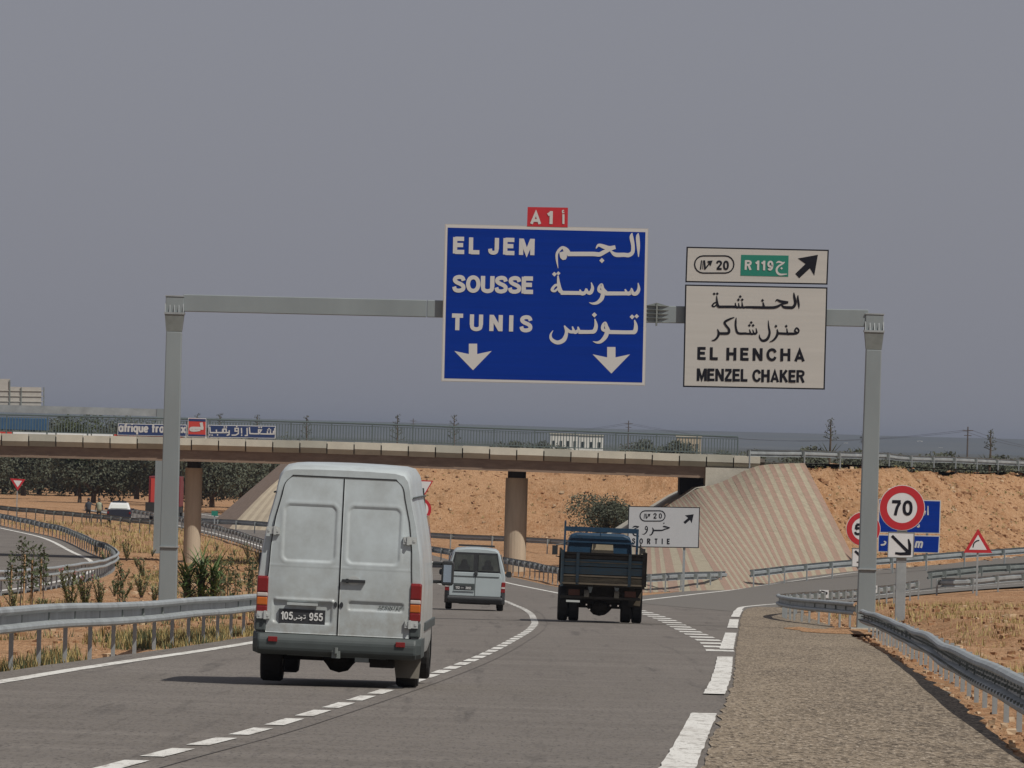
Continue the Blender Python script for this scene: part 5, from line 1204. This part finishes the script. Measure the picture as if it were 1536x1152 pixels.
# trees and hedge beyond the right embankment
HG = 'trees beyond the right embankment'
ht = [make_tree('hedge_tree', '', 'tree', (5.4, 5.0, 12, 6000, .13, 51+i, .5), 'leaf_o', HG) for i in range(3)]
x = 1166; i = 0
while x < 1600:
    Y = 640 + rnd.uniform(-30, 60); top = 667 + (x-1170)*.022 + rnd.uniform(-4, 7)
    if 1185 < x < 1300: top -= 4
    pt = at(x, top, Y); base = -6.9; h = pt.z - base
    place(ht[i % 3], used, pt.x, Y, base, h/5.4*rnd.uniform(.85,1.1), rnd.uniform(0,6), 'dark tree, %s from the bridge beyond the right embankment guardrail' % ORD[i], h/5.3); x += rnd.uniform(17, 30); i += 1
for j, (xa, xb, top, Y) in enumerate(((752, 832, 656, 980), (948, 1055, 655, 900), (1080,1150,672,800))):
    x = xa + 6; n_ = 0
    while x < xb:
        pt = at(x, top + rnd.uniform(-1, 4), Y); h = pt.z + 6.9
        place(ht[i % 3], used, pt.x, Y, -6.9, h/5.4*.95, rnd.uniform(0,6), '%s tree of the hedge through the railing %s' % (ORD[n_], ('left of the white farm building', 'in front of the tan building', 'at the right end of the bridge')[j]), h/5.3); n_ += 1; x += rnd.uniform(12, 18); i += 1
# agave stalks
def agave(px, ptop, pbase, Y, label, dens=14):
    t = at(px, ptop, Y); b = at(px+1.5, pbase, Y); h = t.z - b.z; g = thing('agave_stalk', label, 'plant', (b.x, Y, b.z), 0, 'tall agave flower stalks on the skyline')
    MB().tube([(0,0,-.5),(.03,0,h*.5),(0,0,h)], [.07,.05,.02], 6).build('stalk', M['bark'], g, local=True)
    m = MB(); r = random.Random(px)
    for i in range(dens):
        z = h*(.42+.58*i/dens); L_ = (.62*(1-i/dens)+.12)*h*.22; a = i*2.4
        e = Vector((math.cos(a)*L_, math.sin(a)*L_, z+L_*.35)); m.tube([(0,0,z), tuple(e)], [.03,.02], 4)
        leaf_cloud(m, [(e.x, e.y, e.z+.05, .15)], 12, .06, .6, r)
    m.build('flower_clusters', M['leaf_o'], g, local=True)
    m = MB()
    for i in range(12):
        a = i*.52; m.add([(.06*math.cos(a+1.5),.06*math.sin(a+1.5),0), (.9*math.cos(a),.9*math.sin(a),.8), (-.06*math.cos(a+1.5),-.06*math.sin(a+1.5),0)], [(0,1,2)])
    m.build('leaf_rosette', M['leaf_b'], g, local=True)
for a in ((1243,629,684,470,'agave stalk on the skyline just left of the right gantry post'), (1296,640,690,470,'agave stalk peeking out left of the right gantry post, mostly hidden'), (1483,645,700,480,'agave stalk on the skyline at the far right'), (593,622,690,560,'left one of two agave stalks above the middle of the bridge'), (678,622,690,560,'right one of two agave stalks above the middle of the bridge'), (457,623,690,620,'faint agave stalk right of the Arabic banner'), (383,622,680,620,'small agave stalk above the Arabic banner'), (327,620,680,640,'tiny agave stalk above the red logo board'),(293,621,680,640,'tiny agave stalk just right of the left gantry post')): agave(*a)

# plants of the left verge and median
def blade(mb, p, d, L_, w, droop, n=4, mi=0):
    d = Vector(d).normalized(); s = d.cross(Vector((0,0,1))).normalized() if abs(d.z) < .99 else Vector((1,0,0)); vs = []; q = Vector(p)
    for i in range(n+1):
        t = i/n; ww = w*(1-t)**.7*.5 if i < n else .001; vs += [q - s*ww, q + s*ww]
        q = q + d*(L_/n); d = (d + Vector((0,0,-droop/n))).normalized()
    mb.add(vs, [(2*i, 2*i+1, 2*i+3, 2*i+2) for i in range(n)], mi)
def oleander(seed, h, nst, flowers=True):
    r = random.Random(seed); g = thing('oleander_shrub', '', 'shrub', group='young shrubs planted in the median'); st = MB(); lf = MB(); fl = MB()
    for i in range(nst):
        a = r.uniform(0, 2*PI); tip = Vector((math.cos(a)*h*.55*r.random(), math.sin(a)*h*.55*r.random(), h*r.uniform(.6,1)))
        st.tube([(0,0,-.1), tuple(tip*.5+Vector((0,0,.05))), tuple(tip)], [.02,.014,.008], 5)
        for j in range(26):
            t = .18 + .82*j/26; p = tip*t; b = r.uniform(0, 2*PI); blade(lf, p, (math.cos(b), math.sin(b), r.uniform(.2,1.1)), r.uniform(.18,.30)*h**.3, .05, .8, 2)
        if flowers and r.random() < .3: leaf_cloud(fl, [(tip.x, tip.y, tip.z+.03, .08)], 12, .03, .8, r)
    st.build('stems', M['bark'], g, local=True); lf.build('leaves', M['leaf_g'], g, local=True)
    if fl.v: fl.build('blossom', M['leaf_pk'], g, local=True)
    return g
def sapling(seed, h):
    r = random.Random(seed); g = thing('staked_sapling', '', 'sapling', group='staked saplings in the median'); 
    MB().tube([(.07,0,-.2),(.07,0,h*.8)], .022, 5).build('stake', M['stake'], g, local=True)
    MB().tube([(0,0,-.1),(.02,0,h*.5),(0,0,h)], [.016,.012,.006], 5).build('trunk', M['bark'], g, local=True)
    m = MB(); leaf_cloud(m, [(r.uniform(-.07,.07), r.uniform(-.07,.07), h*z, .14) for z in (.45,.58,.7,.82,.95)], 190, .05, 1.2, r); m.build('crown', M['leaf_b'], g, local=True); return g
def yucca():
    g = thing('yucca_plant', 'spiky dark green yucca clump behind the guardrail, right of the gantry post', 'plant'); m = MB(); r = random.Random(3)
    for i in range(330):
        a = r.uniform(0, 2*PI); e = r.uniform(-.1, 1.4); z = r.uniform(.25, .85); x = r.choice((-.25, .0, .22))
        blade(m, (x+r.uniform(-.05,.05), r.uniform(-.2,.2), z), (math.cos(a), math.sin(a), math.tan(e*.8)), r.uniform(.4,.75), .042, .8, 4)
    m.build('leaves', mat('yucca_leaf', (.045,.085,.02), .5, 0, col2=(.10,.14,.04), scale=6), g, local=True)
    t = MB(); 
    for x in (-.25, 0, .22): t.tube([(x,0,-.2),(x,0,.7)], [.07,.06], 6)
    t.build('trunk', M['bark'], g, local=True)
    m = MB()
    for i in range(60):
        a = r.uniform(0, 2*PI); blade(m, (r.uniform(-.25,.25), r.uniform(-.15,.15), r.uniform(.05,.4)), (math.cos(a), math.sin(a), .5), r.uniform(.3,.5), .05, 1.4, 4)
    m.build('dead_leaves', M['leaf_y'], g, local=True); return g
def set_on(o, px, py, s=1, rz=0, label=None, Y=None):
    p = Gt(px, py, 70, 900) if Y is None else at(px, py, Y)
    o.location = (p.x, p.y, zt(p.x, p.y) - .02); o.scale = (s, s, s); o.rotation_euler = (0, 0, rz)
    if label: o['label'] = label
    return o
yu = yucca(); set_on(yu, 301, 920, 1.45)
op = [oleander(71, 1.3, 8), oleander(72, 1.0, 6, False), oleander(73, .8, 5), oleander(74, 1.1, 9)]
spots = [(105,918,1.35,0,'largest oleander shrub at left, spiky green below the rail bend'), (128,912,1.25,3,'oleander with pink blossom beside the largest shrub at left'), (62,925,.9,2,'low dark shrub near the left edge behind the guardrail'), (150,915,1.0,0,'shrub with pink flowers right of the largest oleander'),
 (185,900,1.0,1,'shrub left of the gantry post, middle of three'), (212,898,1.15,3,'bushy shrub immediately left of the gantry post'), (230,905,1.1,2,'reddish shrub touching the left side of the gantry post'), (172,895,.8,1,'small pale shrub behind the guardrail'), (20,915,.9,1,'thin shrub at the left edge'), (332,910,1.0,1,'shrub just right of the yucca'),(345,905,.7,2,'small shrub between yucca and van'),
 (160,845,1.15,1,'shrub in the median right of the rail bend'), (190,842,1.3,0,'tall median shrub under the patrol car'), (145,832,1.0,3,'median shrub above the rail bend'), (205,850,1.0,2,'median shrub left of the second gantry post'), (170,818,.9,1,'shrub near the far guardrail at left'), (215,868,1.2,3,'median shrub low beside the second gantry post'), (185,872,.9,1,'median shrub in front of the bend'), (120,812,1.0,1,'far median shrub below the standing people'), (228,835,.8,2,'little shrub at the foot of the second gantry post'),
 (372,838,1.0,0,'median shrub close to the van at the bridge shadow'), (352,835,.8,2,'median shrub by the bridge shadow'), (325,828,.9,1,'median shrub right of the round column'), (388,845,1.0,3,'median shrub touching the left side of the van'), (250,845,.8,1,'shrub behind the gantry post'), (310,842,.6,2,'tiny shrub at the column foot')]
ou = set()
for px, py, s, kd, lab in spots:
    o = op[kd] if op[kd].name not in ou else copy_tree(op[kd]); ou.add(op[kd].name); set_on(o, px, py, s*.68, px*.37, lab)
sp2 = [sapling(81, 1.5), sapling(82, 1.3)]
for i, (px, py, s, lab) in enumerate([(30,915,1.15,'slim staked sapling at the left edge behind the guardrail'), (14,905,1.0,'leftmost staked sapling behind the guardrail'), (48,925,1.1,'staked sapling third from the left edge'), (65,905,1.25,'tall staked sapling in front of the opposite road'), (341,920,1.0,'thin staked sapling midway between yucca and van'), (352,918,.9,'thin sapling right of the midway one'), (371,912,1.05,'staked sapling near the van tail light'), (377,914,1.0,'sapling nearest the van'), (330,918,.9,'sapling standing just right of the yucca'), (180,930,1.0,'sapling left of the gantry post')]):
    o = sp2[i % 2] if i < 2 else copy_tree(sp2[i % 2]); set_on(o, px, py, s, i, lab)

# dry grass and weeds of the verges: nobody could count them
r = random.Random(21); dg = MB(); gg = MB()
def tuft(mb, x, y, h, n, spread=.10):
    z = zt(x, y)
    for _ in range(n):
        a = r.uniform(0, 2*PI); q_ = Vector((x+r.gauss(0,spread), y+r.gauss(0,spread), z-.03)); hh = h*r.uniform(.5,1.2); w = r.uniform(.004,.009)*(1+y/140)
        l = Vector((math.cos(a)*hh*.4, math.sin(a)*hh*.4, hh)); s = Vector((math.cos(a+1.57)*w, math.sin(a+1.57)*w, 0))
        mb.add([q_-s, q_+s, q_+l], [(0,1,2)])
for _ in range(2600):        # strip under and behind the left rail
    y = r.uniform(90, 230); x = pchip(LEFT, y) - r.uniform(.75, 2.2); dens = noise.noise(Vector((x*.8, y*.12, 3)))
    if dens > -.1: tuft(dg if r.random() < .6 else gg, x, y, r.uniform(.06,.24), 12)
for _ in range(3200):
    y = r.uniform(110, 420); lo = pchip(OPP, y)+2.2; hi = pchip(LEFT, y)-1.4; x = r.uniform(lo, hi)
    if noise.noise(Vector((x*.25, y*.06, 6))) > .12: tuft(dg if r.random() < .6 else gg, x, y, r.uniform(.08,.30), 11, .2)
for _ in range(1100):
    y = r.uniform(430, 560); x = r.uniform(pchip(OPP, y)+2, pchip(LEFT, y)-1.4); tuft(dg, x, y, r.uniform(.15,.4), 4, .3)
for _ in range(1400):        # right-hand soil
    y = r.uniform(120, 330); x = max(pchip(GUT, min(y, 262)) + 1.2, 6) + abs(r.gauss(0, 6)); x += max(0, (y-262)*.3)
    if noise.noise(Vector((x*.3, y*.08, 16))) > .05: tuft(dg, x, y, r.uniform(.08,.26), 11, .25)
for _ in range(700):
    y = r.uniform(60, 200); x = pchip(GUT, y) + r.uniform(.9, 2.2)
    if noise.noise(Vector((x*.8, y*.2, 26))) > .1: tuft(dg, x, y, r.uniform(.05,.16), 4, .06)
dg.build('dry_grass', M['dry'], kind='stuff'); gg.build('green_weeds', M['leaf_b'], kind='stuff')
# clods and stones
def stone(mb, x, y, z, s):
    a = r.uniform(0, 6); pts = []
    for sx in (-1,1):
        for sy in (-1,1):
            for sz in (0,1): pts.append(Vector((x,y,z)) + Matrix.Rotation(a,3,'Z') @ Vector((sx*s*r.uniform(.5,1), sy*s*r.uniform(.5,1), (-.3 if sz == 0 else r.uniform(.4,.8))*s)))
    mb.add(pts, [(0,1,3,2),(4,6,7,5),(0,4,5,1),(2,3,7,6),(0,2,6,4),(1,5,7,3)])
cl = MB(); stn = MB()
for _ in range(5200):
    u = r.random()
    if u < .45: x = r.uniform(13, 34); y = 380 + (x-13)*2.2 + r.uniform(-6, 24)
    elif u < .75: x = r.uniform(-14, 22); y = r.uniform(540, 562)
    else: y = r.uniform(110, 380); x = pchip(GUT, min(y,262)) + 1.5 + abs(r.gauss(0,6)) + max(0,(y-262)*.3)
    s = min(.16, abs(r.gauss(0,.04))+.02)
    stone(stn if r.random() < .18 else cl, x, y, zt(x, y), s*(1 if y < 300 else 1.3))
for _ in range(1500):
    y = r.uniform(90, 420); x = r.uniform(pchip(OPP, y)+2, pchip(LEFT, y)-1.2); stone(cl if r.random() < .6 else stn, x, y, zt(x, y), abs(r.gauss(0,.04))+.02)
for _ in range(900):
    y = r.uniform(60, 240); x = pchip(GUT, y) + r.uniform(-.25, 1.3)*r.random()**.5; stone(stn if r.random() < .4 else cl, x, y, z0(x, y)+.01, abs(r.gauss(0,.018))+.01)
cl.build('soil_clods', M['clod'], kind='stuff'); stn.build('loose_stones', M['stone'], kind='stuff')
# small weeds on the embankments
wd = MB()
for _ in range(520):
    if r.random() < .6: x = r.uniform(13, 34); y = 382 + (x-13)*2.2 + r.uniform(-4, 22)
    else: x = r.uniform(-14, 22); y = r.uniform(540, 560)
    z = zt(x, y); leaf_cloud(wd, [(x, y, z+.05, r.uniform(.06,.2))], 9, .06, .6, r)
wd.build('embankment_weeds', M['leaf_y'], kind='stuff')
# sand spilled over the shoulder by the gantry foot
sd = MB(); n_ = 26
for (cx_, cy_, rx_, ry_) in ((7.9, 191, .95, 6.5), (8.7, 199, .7, 4), (7.2, 196, .35, 3.5)):
    ring = []
    for i in range(n_):
        a = 2*PI*i/n_; k_ = 1+.22*noise.noise(Vector((math.cos(a)*1.5+cx_, math.sin(a)*1.5, 1))); x, y = cx_+rx_*k_*math.cos(a), cy_+ry_*k_*math.sin(a); ring.append((x, y, z0(x, y)+.06))
    sd.add(ring + [(cx_, cy_, z0(cx_, cy_)+.11)], [(i, (i+1) % n_, n_) for i in range(n_)])
sd.build('spilled_sand', M['soil'], kind='stuff')

# ------------------------------------------------------------------ distant buildings, power line
def bldg(label, x0, x1, top, Y, m, cat='building', name='building', n=1, pitched=False):
    a = at(x0, top, Y); b = at(x1, top, Y); w = (b.x-a.x); h = a.z + 6.9 if Y < 3000 else 6.0; g = thing(name, label, cat, ((a.x+b.x)/2, Y, a.z-h))
    MB().box((0, 3, h/2), (w, 6, h)).build('wall', m, g, local=True)
    MB().box((0, 3, h+.08), (w+.3, 6.3, .16)).build('roof', M['coping'], g, local=True)
    for i in range(n):
        MB().box((-w/2+w*(i+.5)/n, -.03, h*.80), (w/n*.35, .08, .9)).build('window', M['glass'], g, local=True)
bldg('white farm building seen through the middle of the bridge railing', 826, 868, 651, 1300, M['build_w'], n=4)
bldg('lower white shed to the right of the white farm building', 869, 905, 653, 1320, M['build_w'], n=3)
bldg('tan building behind the hedge near the right end of the bridge', 1015, 1052, 655, 1280, M['build_t'], n=3)
for i, (x, y, w, Y) in enumerate(((1376,661,8,11700),(1408,671,6,11300),(1222,658,12,11700),(1505,672,10,11400),(1266,664,6,11400),(1200,666,7,11300))):
    bldg('pale far-off house on the hazy plain, %s' % ('near the second agave from right', 'in the haze above the trees', 'left of the tall agave', 'at the right edge', 'beside the right gantry post', 'above the bridge end')[i], x, x+w, y, Y, M['build_w'], 'house', 'house', 1)
poles = []
for px, top, Y in ((943,631,2500), (1452,640,1900), (620,628,3100), (1790,648,1500)):
    t_ = at(px, top, Y); g = thing('power_pole', {943:'thin power pole above the hedge right of the bridge middle',1452:'power pole with a cross arm at the far right',620:'faint power pole beyond the left agaves',1790:'power pole outside the right edge'}[px], 'pole', (t_.x, Y, -6.9), 0, 'poles of the distant power line')
    h = t_.z + 6.9; MB().tube([(0,0,0),(0,0,h)], [.24,.15], 6).build('mast', M['bark'], g, local=True); MB().box((0,0,h-.9), (2.6,.2,.18)).box((0,0,h-2.1), (1.8,.2,.16)).build('cross_arm', M['bark'], g, local=True)
    poles.append(Vector((t_.x, Y, t_.z-.9)))
poles = [poles[2], poles[0], poles[1], poles[3]]
w_ = MB(); 
for a, b in zip(poles, poles[1:]):
    for dx in (-1.2, 1.2):
        w_.tube([a.lerp(b, i/16) + Vector((dx, 0, -11*(1-(2*i/16-1)**2)*.35)) for i in range(17)], .035, 4)
g = thing('power_wires', 'thin sagging wires of the distant power line along the horizon', 'wire', tuple(poles[0])); ORG[g.name] = Vector(poles[0]); w_.build('wires', M['bark'], g)

# ------------------------------------------------------------------ haze
hz = MB().box((0, 8200, 9.2), (24000, 16600, 35.0)); hm = bpy.data.materials.new('haze'); hm.use_nodes = True
N = hm.node_tree.nodes; N.clear(); o_ = N.new('ShaderNodeOutputMaterial'); v_ = N.new('ShaderNodeVolumePrincipled'); v_.inputs['Color'].default_value = (.34,.39,.50,1); v_.inputs['Density'].default_value = 7e-5; v_.inputs['Anisotropy'].default_value = 0.0
hm.node_tree.links.new(v_.outputs[0], o_.inputs['Volume']); hz.build('haze', hm, kind='stuff')
